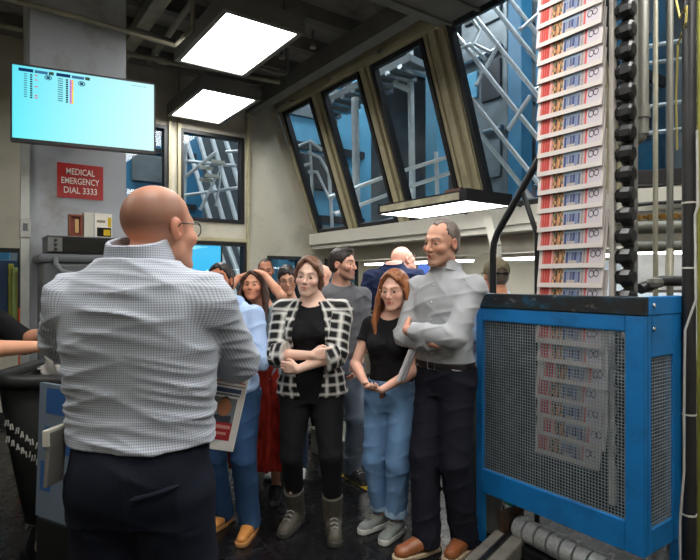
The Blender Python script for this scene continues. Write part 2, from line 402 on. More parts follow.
def head_col(q, skin, fem, opt):
    """colours that belong to the skin: lips, brows, beard, stubble, warm nose and ears"""
    n = len(q); col = np.tile(np.array(skin[:3]), (n, 1)); x, y, z = q[:, 0], q[:, 1], q[:, 2]; ax = np.abs(x)
    def mixin(m, c): col[:] = col*(1-m[:, None])+np.array(c[:3])*m[:, None]
    g = lambda v, c, w: np.exp(-((v-c)/w)**2)
    red = np.array(skin[:3])*np.array([1.02, .72, .70])
    mixin(.55*np.maximum.reduce([g(ax, .045, .018)*g(z, -.028, .02)*(y > .04), g(x, 0, .014)*g(z, -.03, .016)*(y > .09), (ax > .073)*(np.abs(z) < .04)*1.*(np.abs(y+.01) < .03)]), red)
    lip = opt.get('lip', np.array(skin[:3])*np.array([.82, .48, .48]))
    mixin(np.clip(1.4*g(z, -.0645, .0115)**2*g(ax, 0, .026)**2, 0, .85)*(y > .074), lip)
    if opt.get('beard'):
        c, amt = opt['beard']; m = ((z < -.036)*(y > .0)*1.)*np.clip((.05+ax*.3-z-.075)*30, 0, 1)
        m = np.clip((-.036-z-.0*ax)/.012, 0, 1)*np.clip((y-.0)/.02, 0, 1); m = np.maximum(m, np.clip((ax-.052)/.01, 0, 1)*np.clip((.0-z)/.02, 0, 1)*(y > .005)*(y < .06))
        m *= 1-.9*g(z, -.0645, .010)*g(ax, 0, .022); m *= np.clip((z+.125)/.01, 0, 1); mixin(amt*m, c)
    bc = opt.get('brow')
    if bc is not None:
        zc = .0225+.006*np.exp(-((ax-.036)/.014)**2); m = g(z, zc, .0048)*np.clip((ax-.010)/.006, 0, 1)*np.clip((.055-ax)/.008, 0, 1)*(y > .05); mixin(np.clip(m*1.3, 0, .9), bc)
    if opt.get('buzz'):
        c, amt = opt['buzz']; m = np.clip((z-.0+.0)/.03+.6, 0, 1)*np.clip((.045-y)/.03, 0, 1)*np.clip((z+.075)/.02, 0, 1); m *= 1-.75*np.clip((z-.075)/.03, 0, 1); mixin(amt*m*(ax < .0755*1.06+0*z), c)
    return col
SKIN = vcol_mat('skin', rough=.48, spec=.35, bscale=140, bump=.05)
EYE = vcol_mat('eyeball', rough=.15, spec=.5)
HAIRM = {}
def hair_mat(c):
    k = tuple(round(x, 4) for x in c)
    if k not in HAIRM: HAIRM[k] = mat('hair', c, rough=.42, var=.45, scale=55, bump=.5, bscale=120, stretch=(1, 1, .16), spec=.4)
    return HAIRM[k]
MALE = [(.83, .150, .085, .10, 0), (.88, .172, .100, .122, 0), (.96, .170, .110, .122, 0), (1.04, .160, .112, .100, 0), (1.12, .156, .112, .094, .002), (1.22, .166, .116, .102, .002), (1.31, .180, .122, .112, 0), (1.385, .178, .108, .108, -.006), (1.44, .140, .084, .092, -.010), (1.485, .085, .062, .070, -.012), (1.53, .060, .055, .058, -.008)]
FEMALE = [(.83, .155, .085, .105, 0), (.88, .178, .098, .125, 0), (.96, .168, .104, .115, 0), (1.04, .142, .098, .088, 0), (1.12, .134, .096, .082, .002), (1.22, .148, .104, .090, .002), (1.31, .158, .108, .098, 0), (1.385, .155, .096, .096, -.006), (1.44, .122, .074, .082, -.010), (1.485, .074, .054, .060, -.012), (1.53, .052, .048, .050, -.008)]
SOLE = mat('rubber_sole', C(60, 58, 55), rough=.7); BELT = mat('belt_leather', C(24, 20, 19), rough=.35); BUCKLE = mat('buckle_metal', C(190, 190, 185), rough=.25, metal=1.)
FRAMEM = mat('glasses_frame', C(35, 30, 30), rough=.3); LENS = glass('lens', (.97, .98, 1, 1), .02)

def person(label, px, D, phi, H, fem=False, wid=1., dep=1., lean=0., roll=0., twist=0., shrug=0., arms=None, hands=None, feet=None, hphi=None, hpitch=0., hroll=0., hs=1., hoff=(0, 0, 0),
           skin=C(222, 170, 140), face=None, hair=None, tops=(), bottom=None, shoes=None, belt=None, glasses=False, h=.0045, ch=.0065, bust=.0, group=None, rootxy=None, eyes=True, wface=1., seed=1, hairc=None, lvs=None, name='person'):
    S = H/1.75; hphi = phi if hphi is None else hphi
    wx, wy, _ = W(px, 0, D) if rootxy is None else (*rootxy, 0)
    al = -math.pi-math.radians(phi)-YAW
    root = thing(name, label, 'person', (wx, wy, 0), al, group)
    R = rotz(math.radians(twist)) @ roty(math.radians(roll)) @ rotx(math.radians(-lean)); O = vv(0, 0, .95)-R @ vv(0, 0, .95)
    T = lambda p: (O+R @ np.asarray(p, float))*S                     # torso frame -> local
    LV = [(z*S, a*wid*S, bf*wid*dep*S, bb*wid*dep*S, cy*S) for z, a, bf, bb, cy in (lvs or (FEMALE if fem else MALE))]
    Os = O*S
    shw = (.160 if fem else .185)*(1+(wid-1)*.75); shz = 1.395+shrug; side = {'R': 1, 'L': -1}
    J = {}
    arms = arms or {}; hands = hands or {}
    for k, sg in side.items():
        a = arms.get(k, {}); sh = T((sg*shw+a.get('dx', 0), a.get('dy', -.008), shz+a.get('dz', 0)))
        wr = np.asarray(a.get('w', (sg*.27, .04, .87)), float)*S; el, wr = ik(sh, wr, .295*S, .262*S, a.get('h', (sg*.35, -1, -.2)))
        J[k] = (sh, el, wr)
    aw = (.84 if fem else 1.)*(1+(wid-1)*.8)*S
    feet = feet or {}; LG = {}
    for k, sg in side.items():
        f = feet.get(k, {}); hipj = vv(sg*.088*wid*S, 0, .90*S); an = np.asarray(f.get('a', (sg*.10, -.02, .085)), float)*S
        kn, an = ik(hipj, an, .425*S, .405*S, f.get('h', (sg*.12, 1, 0))); LG[k] = (hipj, kn, an, f.get('yaw', -sg*10))
    # --- head frame
    dh = math.radians(-(hphi-phi)); Rh = rotz(dh) @ rotx(math.radians(-hpitch)) @ roty(math.radians(hroll)); hsS = hs*S*(.96 if fem else 1.)
    nb = T((0, -.012, 1.47)); Hc = T((0, .022, 1.632))+np.asarray(hoff, float)*S
    hp = lambda q: Hc+Rh @ (np.asarray(q, float)*hsS)
    pts = [Hc+vv(.16, .16, .17), Hc-vv(.16, .16, .17), vv(.2, .2, 0), vv(-.2, -.2, 0), LG['R'][2]+vv(.12, .32, 0), LG['L'][2]-vv(.12, .2, 0), LG['L'][2]+vv(0, .32, 0), LG['R'][2]+vv(0, -.2, 0)]+[J[k][i]+s_*.26 for k in J for i in (1, 2) for s_ in (1, -1)]+[J[k][0]+s_*.1 for k in J for s_ in (1, -1)]
    lo = np.min(pts, 0); hi = np.max(pts, 0); lo[2] = 0.02
    # --- body: one continuous skin
    B = Field(lo, hi, h)
    B.add(loft(LV, Os, R, -.004), 0)
    for k, sg in side.items():
        hj, kn, an, yw_ = LG[k]; B.add(rc(hj, kn, .080*S, .053*S), .03).add(rc(kn, an, .050*S, .032*S), .02).add(rc(an, an+rotz(math.radians(yw_)) @ vv(0, .07, -.04)*S, .034*S, .026*S), .02)
        sh, el, wr = J[k]; B.add(rc(T((0, -.01, 1.39)), sh, .055*S, .052*aw), .03).add(rc(sh, el, .050*aw, .041*aw), .03)
        fd = unit(wr-el); mid = el+(wr-el)*.3; B.add(rc(el, mid, .039*aw, .042*aw), .012).add(rc(mid, wr, .041*aw, .027*aw), .012)
        hd = hands.get(k, {}); d = unit(hd.get('d', fd)); n = hd.get('n', vv(-sg, .2, 0))
        if hd.get('off'): B.add(ell(wr, (.03*S,)*3), .01); continue
        for pr, kk in hand_prims(wr, d, n, sg, hd.get('curl', .45), S*(.92 if fem else 1.02), hd.get('spread', 0), hd.get('thumb', .5)): B.add(pr, kk)
    B.add(rc(nb, hp((0, -.018, -.055)), (.052 if fem else .064)*S*(1+(wid-1)*.6), (.050 if fem else .060)*S*(1+(wid-1)*.5)), .02)
    if bust: [B.add(ell(T((sg*.075, .085*wid*dep, 1.265)), vv(.062, .055, .06)*S*bust), .03) for sg in (-1, 1)]
    HF = Field(Hc-.18, Hc+.18, h*.99)
    for op, pr, k in head_prims(hp, Rh, hsS, fem, wface):
        if op == '+': HF.add(pr, k)
        else: HF.sub(pr, k)
    # merge the head into the body field on the body's own lattice
    sl, X = B.reg(Hc-.17, Hc+.17, 0)
    if sl is not None:
        HB = Field(lo, hi, h); HB.d = HB.d[sl]; HB.lo = np.array([X[0].flat[0], X[1].flat[0], X[2].flat[0]], float); HB.n = np.array(HB.d.shape)
        for op, pr, k in head_prims(hp, Rh, hsS, fem, wface):
            (HB.add if op == '+' else HB.sub)(pr, k)
        d = B.d[sl]; k = .018; hh = np.clip(.5+.5*(d-HB.d)/k, 0, 1); B.d[sl] = d*(1-hh)+HB.d*hh-k*hh*(1-hh)
    V, Q = B.mesh()
    col = np.tile(np.array(skin), (len(V), 1)); q = ((V-Hc) @ Rh)/hsS
    near = (np.abs(q) < .16).all(1) & (q[:, 2] > -.128); opt = dict(face or {})
    col[near, :3] = head_col(q[near], skin, fem, opt)
    for k in J:                                                       # warmer knuckles and fingertips
        dd = np.linalg.norm(V-(J[k][2]), axis=1); m = np.clip((dd-.08)/.1, 0, 1)*(dd < .21)*.35; col[:, :3] = col[:, :3]*(1-m[:, None]*np.array([0, .22, .24]))
    mesh_obj('body', V, None, SKIN, root, True, col=col, world=False, quads=Q)
    if eyes:
        for x in (-1, 1):
            mb = MB(); n = 16; c = hp((x*.031, .0700, 0)); r = .0136*hsS; ax = Rh @ vv(0, 1, 0); prof = []; mb.cur = None
            gz = np.asarray(opt.get('gaze', (0, 0))); axg = Rh @ unit(vv(gz[0], 1, gz[1])); iris = opt.get('iris', C(70, 50, 35)); cols = []
            angs = np.linspace(0, math.pi, 15)
            mb.lathe(c, [(r*math.sin(a), r*math.cos(a)) for a in angs], n, axg)
            for a in angs[:-1]:
                cl = (.01, .01, .01, 1) if a < .24 else iris if a < .47 else C(205, 192, 184); cols += [cl]*n
            mb.c = cols; mb.cur = cols[0]; mb.build('eye', EYE, root, smooth=True, world=False)
    # --- garments
    def limbs(F_, e, sleeve, k=.02, wrinkle=1., flare=0.):
        for kk, sg in side.items():
            sh, el, wr = J[kk]; F_.add(rc(T((sg*.06, -.01, 1.41)), sh, .050*S*wid+e*.5, .054*aw+e), .03)
            if sleeve <= 1: F_.add(rc(sh, sh+(el-sh)*sleeve, .053*aw+e, .052*aw+e+flare, cap=True), k)
            else:
                F_.add(rc(sh, el, .054*aw+e, .049*aw+e), k); e2 = el+(wr-el)*(sleeve-1); F_.add(rc(el, e2, .050*aw+e, .049*aw*(1-(sleeve-1)*.24)+e+flare, cap=True), .012)
    for g in tops:
        e = g.get('e', .008); z0 = g.get('hem', .97); z1 = g.get('neckz', 1.50); Fd = Field(lo-.05, hi+.05, ch)
        gl = [(z*S, a*S*wid, bf*S*wid*dep, bb*S*wid*dep, cy*S) for z, a, bf, bb, cy in g['lv']] if 'lv' in g else LV
        Fd.add(loft(gl, Os, R, e, z0*S, z1*S), 0)
        if bust: [Fd.add(ell(T((sg*.075, .088*wid*dep, 1.265)), (vv(.062, .055, .06)*bust)*S+e*.6), .035) for sg in (-1, 1)]
        if g.get('sleeve', 2) > 0: limbs(Fd, e+.002, g.get('sleeve', 2), flare=g.get('flare', 0))
        if g.get('extra'):
            for pr, k in g['extra'](T, S, J): Fd.add(pr, k)
        Fd.noise(folds(seed*7+g.get('s', 1), g.get('amp', .006), g.get('dirs', [((.3, 0, 1), .10), ((-.6, .2, 1), .13), ((1, .5, .4), .16)]), patch=g.get('patch', .2)))
        nk = g.get('neck')                                            # neck opening: (width, front drop)
        if nk: Fd.sub(ell(T((0, .02, 1.50)), vv(nk[0], nk[0]*1.0, nk[1])*S), .004)
        if g.get('open'):
            w_ = g['open']; c_ = T((0, .16, 1.2)); Rt = R; Fd.sub(ell(c_, vv(w_, .13, .42)*S, Rt.T), .004)
            Fd.sub(loft(LV, Os, R, e-.015, .5*S, 1.46*S), .002)
        if g.get('keep_under') is not None: Fd.cut(vv(0, 0, g['keep_under']*S), (0, 0, 1))
        V, Q = Fd.mesh()
        # cloth coordinates: round the torso or along each sleeve
        loc = (V-Os) @ R; u = np.arctan2(loc[:, 0], loc[:, 1])*.165*S; v = loc[:, 2]; cuv = np.stack([u, v, 0*u], 1)
        tw = np.interp(v, [l[0] for l in LV], [l[1] for l in LV]); dt = np.hypot(loc[:, 0]/np.maximum(tw, .02), loc[:, 1]/np.maximum(tw*.7, .02))-1
        for kk, sg in side.items():
            sh, el, wr = J[kk]
            for a, b, r_, o_ in ((sh, el, .055*aw, 0.), (el, wr, .045*aw, .31*S)):
                ab = b-a; L = np.linalg.norm(ab); dn = ab/L; rel = V-a; t = rel @ dn; rad = rel-np.outer(np.clip(t, 0, L), dn); dist = np.linalg.norm(rad, axis=1)
                rf = unit(np.cross(dn, vv(0, 1, .01))); rf2 = np.cross(dn, rf); ang = np.arctan2(rad @ rf2, rad @ rf)
                m = (dist < r_+e+.018) & (dt > -.06) & (t > (.03 if o_ == 0 else -.0)) & (t < L+.05)
                cuv[m] = np.stack([ang*.052*S+3, t+o_+5, 0*t], 1)[m]
        mesh_obj(g['name'], V, None, g['mat'], root, True, cuv=cuv, world=False, quads=Q)
        gob = COL.objects[-1]
        if g.get('collar'):
            Cf = Field(T((0, 0, 1.44))-.16, T((0, 0, 1.58))+.16, .004); Rc = R @ rotx(math.radians(g.get('ctilt', 14))); cz = g.get('cz', 1.475)
            lvc = [(-.03*S, .078*S*wid, .072*S*wid, .072*S*wid, 0), (.01*S, .068*S*wid, .066*S*wid, .068*S*wid, 0), (.05*S, .064*S*wid, .062*S*wid, .066*S*wid, 0)]
            cO = T((0, -.008, cz)); Cf.add(loft(lvc, cO, Rc, .006, -.026*S, .046*S, shell=.0042), 0)
            lvd = [(-.02*S, .086*S*wid, .084*S*wid, .080*S*wid, 0), (.05*S, .066*S*wid, .064*S*wid, .068*S*wid, 0)]
            Cf.add(loft(lvd, cO, Rc, .009, -.012*S, .047*S, shell=.0040), .004)
            gap = g.get('cgap', .035)
            if gap: Cf.sub(ell(cO+Rc @ (vv(0, .09, -.01)*S), vv(gap, .07, .09)*S, Rc.T), .004)
            V, Q = Cf.mesh(); l2 = (V-Os) @ R; mesh_obj('collar', V, None, g['mat'], gob, True, cuv=np.stack([np.arctan2(l2[:, 0], l2[:, 1])*.1, l2[:, 2], 0*l2[:, 2]], 1), world=False, quads=Q)
        if g.get('placket'):
            mb = MB(); 
            for zb in np.arange(z0+.08, 1.43, .09):
                yb = np.interp(zb*S, [l[0] for l in LV], [l[2] for l in LV])+e+.003; p = Os+R @ vv(0, yb, zb*S); mb.lathe(p, [(0, .004), (.005, .004), (.0055, 0), (.0055, -.004)], 8, R @ vv(0, 1, 0))
            mb.build('button', g['placket'], gob, smooth=True, world=False)
    if bottom:
        b = bottom; Fd = Field(vv(lo[0], lo[1], .03), vv(hi[0], hi[1], 1.1*S), ch)
        if b['type'] == 'trousers':
            e = b.get('e', .016); Fd.add(loft(LV, vv(0, 0, 0), np.eye(3), e, .82*S, (b.get('waist', 1.03)+.02)*S), 0); Fd.add(rc(vv(-.05, 0, .815)*S, vv(.05, 0, .815)*S, .062*S, .062*S), .03); rt, rk, ra = b.get('r', (.098, .078, .062))
            rolls = []
            for k, sg in side.items():
                hj, kn, an, _ = LG[k]; Fd.add(rc(hj+vv(0, 0, -.03), kn, rt*S*wid, rk*S), .028); low = an+vv(0, 0, b.get('cuff', -.035))*S; Fd.add(rc(kn, low, rk*S, ra*S, cap=True), .016)
                rolls.append((low, ra))
            Fd.add(ell(vv(0, -.075*wid, .93)*S, vv(.135*wid, .075, .10)*S), .05)
            if b.get('rsmooth'): pass
            Fd.noise(folds(seed*5+3, b.get('amp', .006)*.75, [((.35, 0, 1), .10), ((-.7, .3, 1), .14), ((1, .2, .25), .13)], patch=.27))
            Fd.cut(vv(0, 0, b.get('waist', 1.03)*S), (0, 0, 1))
            V, Q = Fd.mesh(); tr = mesh_obj(b.get('name', 'trousers'), V, None, b['mat'], root, True, world=False, quads=Q)
            if b.get('roll'):
                for low, ra in rolls:
                    Fr = Field(low-.15, low+.15, .005); Fr.add(rc(low+vv(0, 0, .045)*S, low, (ra+.008)*S, (ra+.010)*S, cap=True), 0).cut(low+vv(0, 0, .052)*S, (0, 0, 1)); V, Q = Fr.mesh(); mesh_obj('rolled_cuff', V, None, b['roll'], tr, True, world=False, quads=Q)
        else:
            mod = lambda th, z: .016*np.sin(th*13+2*np.sin(3*z)+1.1*np.sin(th*2))*np.clip((1.0*S-z)/.5, 0, 1)+.006*np.sin(th*29+z*4)*np.clip((1.0*S-z)/.5, 0, 1)
            r0, r1 = b.get('r', (.15, .25)); z0 = b.get('hem', .24)
            Fd = Field(vv(-.42, -.42, .1)*S, vv(.42, .42, 1.08)*S, ch); Fd.add(loft([(z0*S, r1*S, r1*S*.85, r1*S*.85, 0), (.6*S, (r1+.02)*S*.92, r1*S*.8, r1*S*.8, 0), (.9*S, .19*S, .13*S, .145*S, 0), (1.06*S, r0*S, .112*S, .10*S, 0)], vv(0, 0, 0), np.eye(3), .006, z0*S, 1.05*S, mod=mod), 0)
            V, Q = Fd.mesh(); mesh_obj('skirt', V, None, b['mat'], root, True, world=False, quads=Q)
    if belt:
        wz = belt.get('z', 1.02); Fd = Field(vv(-.3, -.3, .9)*S, vv(.3, .3, 1.15)*S, .005); Fd.add(loft(LV, vv(0, 0, 0), np.eye(3), belt.get('e', .014), (wz-.018)*S, (wz+.018)*S), 0); V, Q = Fd.mesh()
        bo = mesh_obj('belt', V, None, belt.get('mat', BELT), root, True, world=False, quads=Q)
        yb = np.interp(wz*S, [l[0] for l in LV], [l[2] for l in LV])+belt.get('e', .014); mb = MB(); mb.tube([(x*.024, yb+.003, wz*S+z*.019) for x, z in ((-1, -1), (1, -1), (1, 1), (-1, 1))], .0028, 6, True); mb.build('buckle', BUCKLE, bo, world=False)
    if shoes:
        for k, sg in side.items():
            hj, kn, an, yw = LG[k]; Rf = rotz(math.radians(yw)); A = vv(an[0], an[1], 0); P = lambda x, y, z: A+Rf @ (vv(x, y, z)*S*shoes.get('s', 1.)); wd = Rf @ vv(1, 0, 0); s_ = S*shoes.get('s', 1.)
            sk = shoes['kind']; Fd = Field(A-vv(.3, .3, 0)*S+vv(0, 0, .012), A+vv(.3, .3, .36)*S, .0045)
            Fd.add(rc(P(0, -.045, .052), P(0, .03, .060), .040*s_, .043*s_), 0).add(rc(P(0, .03, .055), P(0, .155, .036), .045*s_, .040*s_ if sk != 'dress' else .035*s_, fl=((0, 0, 1), 1.12)), .02)
            top_ = {'boot': .25, 'sneaker': .095, 'dress': .085, 'flat': .07}[sk]
            Fd.add(rc(P(0, -.018 if sk == 'boot' else -.03, .06), an+unit(kn-an)*(top_*S-an[2]), (.054 if sk == 'boot' else .041)*s_, (.062 if sk == 'boot' else .043)*s_, cap=True), .015)
            Fd.cut(P(0, 0, .022), (0, 0, -1))
            Fd.noise(folds(seed+sg+4, .004, [((0, 1, .2), .05), ((.5, 0, 1), .06)], patch=.12))
            V, Q = Fd.mesh(); so = mesh_obj('boot' if sk == 'boot' else 'shoe', V, None, shoes['mat'], root, True, world=False, quads=Q)
            Fs = Field(A-vv(.3, .3, 0)*S+vv(0, 0, .0), A+vv(.3, .3, .05)*S, .004); Fs.lo[2] = -.008; hsl = .034 if sk != 'dress' else .026
            Fs.add(rc(P(0, -.045, .015), P(0, .04, .015), .044*s_, .044*s_, fl=((0, 0, 1), .6)), 0).add(rc(P(0, .04, .015), P(0, .158, .015), .049*s_, .043*s_, fl=((0, 0, 1), .6)), .01)
            Fs.cut(vv(0, 0, .001), (0, 0, -1)).cut(vv(0, 0, hsl), (0, 0, 1)); V, Q = Fs.mesh(); mesh_obj('sole', V, None, shoes.get('sole', SOLE), so, True, world=False, quads=Q)
            if sk in ('boot', 'sneaker'):
                mb = MB()
                for i in range(7 if sk == 'boot' else 4):
                    y0 = .125-.022*i if sk == 'sneaker' else .12-.028*min(i, 3); z0_ = .078+.011*i if sk == 'sneaker' else .082+.013*min(i, 3)+.032*max(0, i-3); w_ = .022
                    if sk == 'boot' and i > 3: y0 = .040-.001*(i-3)
                    for s2 in (1, -1): mb.tube([P(-w_, y0-.004*s2, z0_-.004), P(0, y0, z0_+.006), P(w_, y0+.006*s2, z0_-.004)], .0026, 5)
                mb.build('laces', shoes['laces'], so, world=False)
    # --- hair
    if hair:
        kind, hc = hair; Hf = Field(Hc-vv(.22, .22, .52), Hc+vv(.22, .22, .22), .0048); E = lambda c, r: ell(hp(c), np.array(r)*hsS, Rh.T); K = lambda a, b, r0, r1, **kw: rc(hp(a), hp(b), r0*hsS, r1*hsS, **kw)
        t = {'short': .012, 'receding': .007, 'bun': .012, 'long': .020, 'curly': .03, 'ponytail': .012, 'fringe': .007}.get(kind, .012)
        Hf.add(E((0, -.014, .034), (.074*wface+t*.8, .094+t, .086+t)), 0)
        if kind in ('short', 'receding', 'fringe'): Hf.add(E((0, -.03, -.012), (.072*wface+t*.9, .068+t, .066)), .015)
        else: Hf.add(E((0, -.03, -.02), (.076*wface+t*.8, .066+t, .08)), .02)
        if kind == 'short': Hf.add(E((0, .035, .105), (.05, .045, .022)), .02)
        if kind == 'bun': Hf.add(E((0, -.085, .085), (.036, .034, .034)), .012)
        if kind == 'ponytail': Hf.add(K((0, -.100, .03), (-.03, -.115, -.06), .030, .034), .02).add(K((-.03, -.115, -.06), (-.075, -.03, -.19), .034, .014), .01); Hf.add(E((0, .03, .085), (.062, .055, .038)), .02)
        pl = {'short': (.024, .72), 'receding': (-.006, .62), 'bun': (.030, .74), 'long': (-.014, .74), 'curly': (.02, .8), 'ponytail': (-.014, .72), 'fringe': (-.02, .05)}[kind]
        n_ = Rh @ unit(vv(0, 1, -pl[1])); Hf.cutn(hp((0, pl[0], 0)), n_)
        if kind in ('fringe',): Hf.cut(hp((0, 0, .055)), Rh @ vv(0, .15, 1))
        if kind == 'receding':
            for x in (-1, 1): Hf.sub(E((x*.05, .062, .112), (.034, .05, .05)), .01)
        if kind in ('long', 'ponytail'):                              # hair swept to both sides of a parting
            for x in (-1, 1):
                for j in range(3):
                    Hf.add(K((x*.006+.012, .066-.02*j, .108+.006*j), (x*.050, .058-.02*j, .072+.006*j), .011, .016), .010).add(K((x*.050, .058-.02*j, .072), (x*.076*wface, .022-.016*j, .018), .016, .017), .012)
                if kind == 'ponytail': Hf.add(K((x*.076*wface, .018, .018), (x*.079*wface, -.02, -.040), .014, .016), .012).add(K((x*.079*wface, -.02, -.030), (x*.05, -.07, -.075), .018, .022), .015)
        if kind in ('short', 'receding', 'fringe', 'bun'):
            for x in (-1, 1): Hf.sub(E((x*.085*wface, .004, -.016), (.03, .026, .036)), .006)
            Hf.cut(hp((0, 0, -.078)), Rh @ vv(0, .3, -1))
        if kind in ('long', 'curly'):
            g = np.random.default_rng(seed+11); wv = .012 if kind == 'long' else .02
            for x in (-1, 1):
                for i in range(11):
                    a0 = (.02-.115*(i/10))+g.uniform(-.006, .006); xx = x*(.078+g.uniform(0, .014))*math.sqrt(max(.05, 1-((a0+.014)/.115)**2)); ln = (.30 if kind == 'long' else .13)*(1-.02*i)+g.uniform(-.03, .03); fy = .055*(1-i/5) if i < 5 else 0
                    p = [(xx*.93, a0, .05), (xx*1.20+g.uniform(-wv, wv)*.4, a0+.004, -.05), (xx*1.42+g.uniform(-wv, wv), a0+fy*.6, -.05-ln*.45), (xx*1.28+g.uniform(-wv, wv), a0+fy+.0, -.05-ln*.8), (xx*1.2+g.uniform(-wv, wv)*1.5, a0+fy*1.2, -.05-ln)]
                    for j in range(4): Hf.add(K(p[j], p[j+1], (.017, .018, .016, .012)[j], (.018, .016, .012, .004)[j]), .007)
        def strands(x, y, z):
            q = (np.stack([x, y, z], -1)-Hc) @ Rh; th = np.arctan2(q[:, 0], q[:, 1]+.02) if kind in ('long', 'curly') else q[:, 0]*18+q[:, 2]*4
            return .0011*np.sin(th*31+5*np.sin(q[:, 2]*30)+3*np.sin(q[:, 1]*40))+.0012*np.sin(q[:, 1]*210+q[:, 0]*160)*(kind in ('short', 'curly', 'bun'))+(.006*np.sin(q[:, 0]*150+1)*np.sin(q[:, 1]*140+2)*np.sin(q[:, 2]*150) if kind == 'curly' else 0)
        Hf.noise(strands, .02); V, Q = Hf.mesh(); mesh_obj('hair', V, None, hair_mat(hc), root, True, world=False, quads=Q)
    if glasses:
        mb = MB(); lens = MB(); r_ = .022
        for x in (-1, 1):
            ring = [hp((x*.032+math.cos(a)*r_*1.08, .098-.25*abs(math.cos(a)*r_) * (1 if math.cos(a)*x > 0 else 0), .0+math.sin(a)*r_*.88)) for a in np.linspace(0, 2*math.pi, 18, endpoint=False)]
            mb.tube(ring, .0016*hsS*float(glasses), 6, True); lens._add(ring, [tuple(range(18))])
            mb.tube([hp((x*.056, .092, .006)), hp((x*.078*wface, .06, .012)), hp((x*.083*wface, .0, .012)), hp((x*.083*wface, -.022, -.006))], .0018*hsS, 6)
        mb.tube([hp((-.010, .1, .004)), hp((0, .104, .008)), hp((.010, .1, .004))], .0018*hsS, 6)
        go = mb.build('glasses', FRAMEM if hairc is None else hairc, root, smooth=True, world=False); lens.build('lenses', LENS, go, world=False)
    return root, dict(T=T, S=S, J=J, LG=LG, hp=hp, R=R, Rh=Rh, LV=LV, Os=Os)
# ------------------------------------------------------------------ room materials
WALL = mat('painted_wall', C(186, 181, 164), rough=.7, var=.06, scale=1.6, bump=.08, dirt=(C(110, 105, 92), .35, 2.2))
PALE = mat('pale_paint', C(196, 194, 182), rough=.6, var=.05, scale=3)
CEIL = mat('dark_ceiling', C(140, 137, 130), rough=.8, var=.15, scale=2.5, dirt=(C(50, 48, 45), .6, 3))
STEEL = mat('dark_steel', C(104, 102, 97), rough=.55, var=.15, scale=5)
CHAN = mat('galvanised_channel', C(150, 146, 128), rough=.5, metal=.3, var=.15, scale=10)
MULL = mat('khaki_frame', C(170, 162, 132), rough=.5, var=.08, scale=4, dirt=(C(96, 90, 70), .4, 5))
BLACKF = mat('black_rubber', C(22, 23, 26), rough=.45, var=.1)
PANE = glass('window_pane', (.93, .97, 1, 1), .02)
COLM = mat('grey_column_paint', C(166, 170, 176), rough=.55, var=.05, scale=2.5, dirt=(C(120, 112, 88), .5, 3.5))
BLUE = mat('blue_enamel', C(22, 112, 176), rough=.38, var=.10, scale=5, dirt=(C(18, 60, 92), .55, 4.5))
def worn_blue():
    m, nt, b = new_mat('worn_blue_enamel'); L = nt.links.new; tc = N(nt, 'ShaderNodeTexCoord'); mp = N(nt, 'ShaderNodeMapping'); mp.inputs['Scale'].default_value = (1, .7, 1.6)
    L(tc.outputs['Object'], mp.inputs[0]); n1 = N(nt, 'ShaderNodeTexNoise', Scale=7., Detail=8., Roughness=.7); L(mp.outputs[0], n1.inputs['Vector'])
    n2 = N(nt, 'ShaderNodeTexNoise', Scale=16., Detail=6.); L(mp.outputs[0], n2.inputs['Vector'])
    r1 = N(nt, 'ShaderNodeValToRGB'); e = r1.color_ramp.elements; e[0].position = .34; e[1].position = .52; e[0].color = C(22, 88, 128); e[1].color = C(30, 30, 31)
    x = e.new(.42); x.color = C(26, 52, 64); L(n1.outputs[0], r1.inputs[0])
    r2 = N(nt, 'ShaderNodeValToRGB'); r2.color_ramp.elements[0].position = .6; r2.color_ramp.elements[1].position = .72; L(n2.outputs[0], r2.inputs[0])
    mx = N(nt, 'ShaderNodeMix', data_type='RGBA'); L(r2.outputs[0], mx.inputs[0]); L(r1.outputs[0], mx.inputs[6]); mx.inputs[7].default_value = C(120, 118, 112)
    L(mx.outputs[2], b.inputs['Base Color']); b.inputs['Roughness'].default_value = .45; return m
WORN = worn_blue()
WIRE = mat('mesh_wire', C(150, 162, 168), rough=.35, metal=.4, var=.2, scale=20)
CHROME = mat('steel_tube', C(190, 195, 198), rough=.25, metal=.9, var=.06)
GREYPIPE = mat('grey_pipe', C(116, 115, 106), rough=.45, metal=.3, var=.15, scale=6, stretch=(1, 1, .2))
DARKPIPE = mat('dark_pipe', C(52, 51, 52), rough=.4, metal=.4, var=.2, scale=5)
BLK = mat('black_plastic', C(20, 20, 22), rough=.35, var=.15)
BLKM = mat('black_painted_tube', C(30, 31, 33), rough=.35, metal=.3)
LAMP = emit('lamp_diffuser', (1, .985, .95, 1), 10.0)
PAPER = vcol_mat('newsprint', rough=.8, spec=.15, bscale=60)
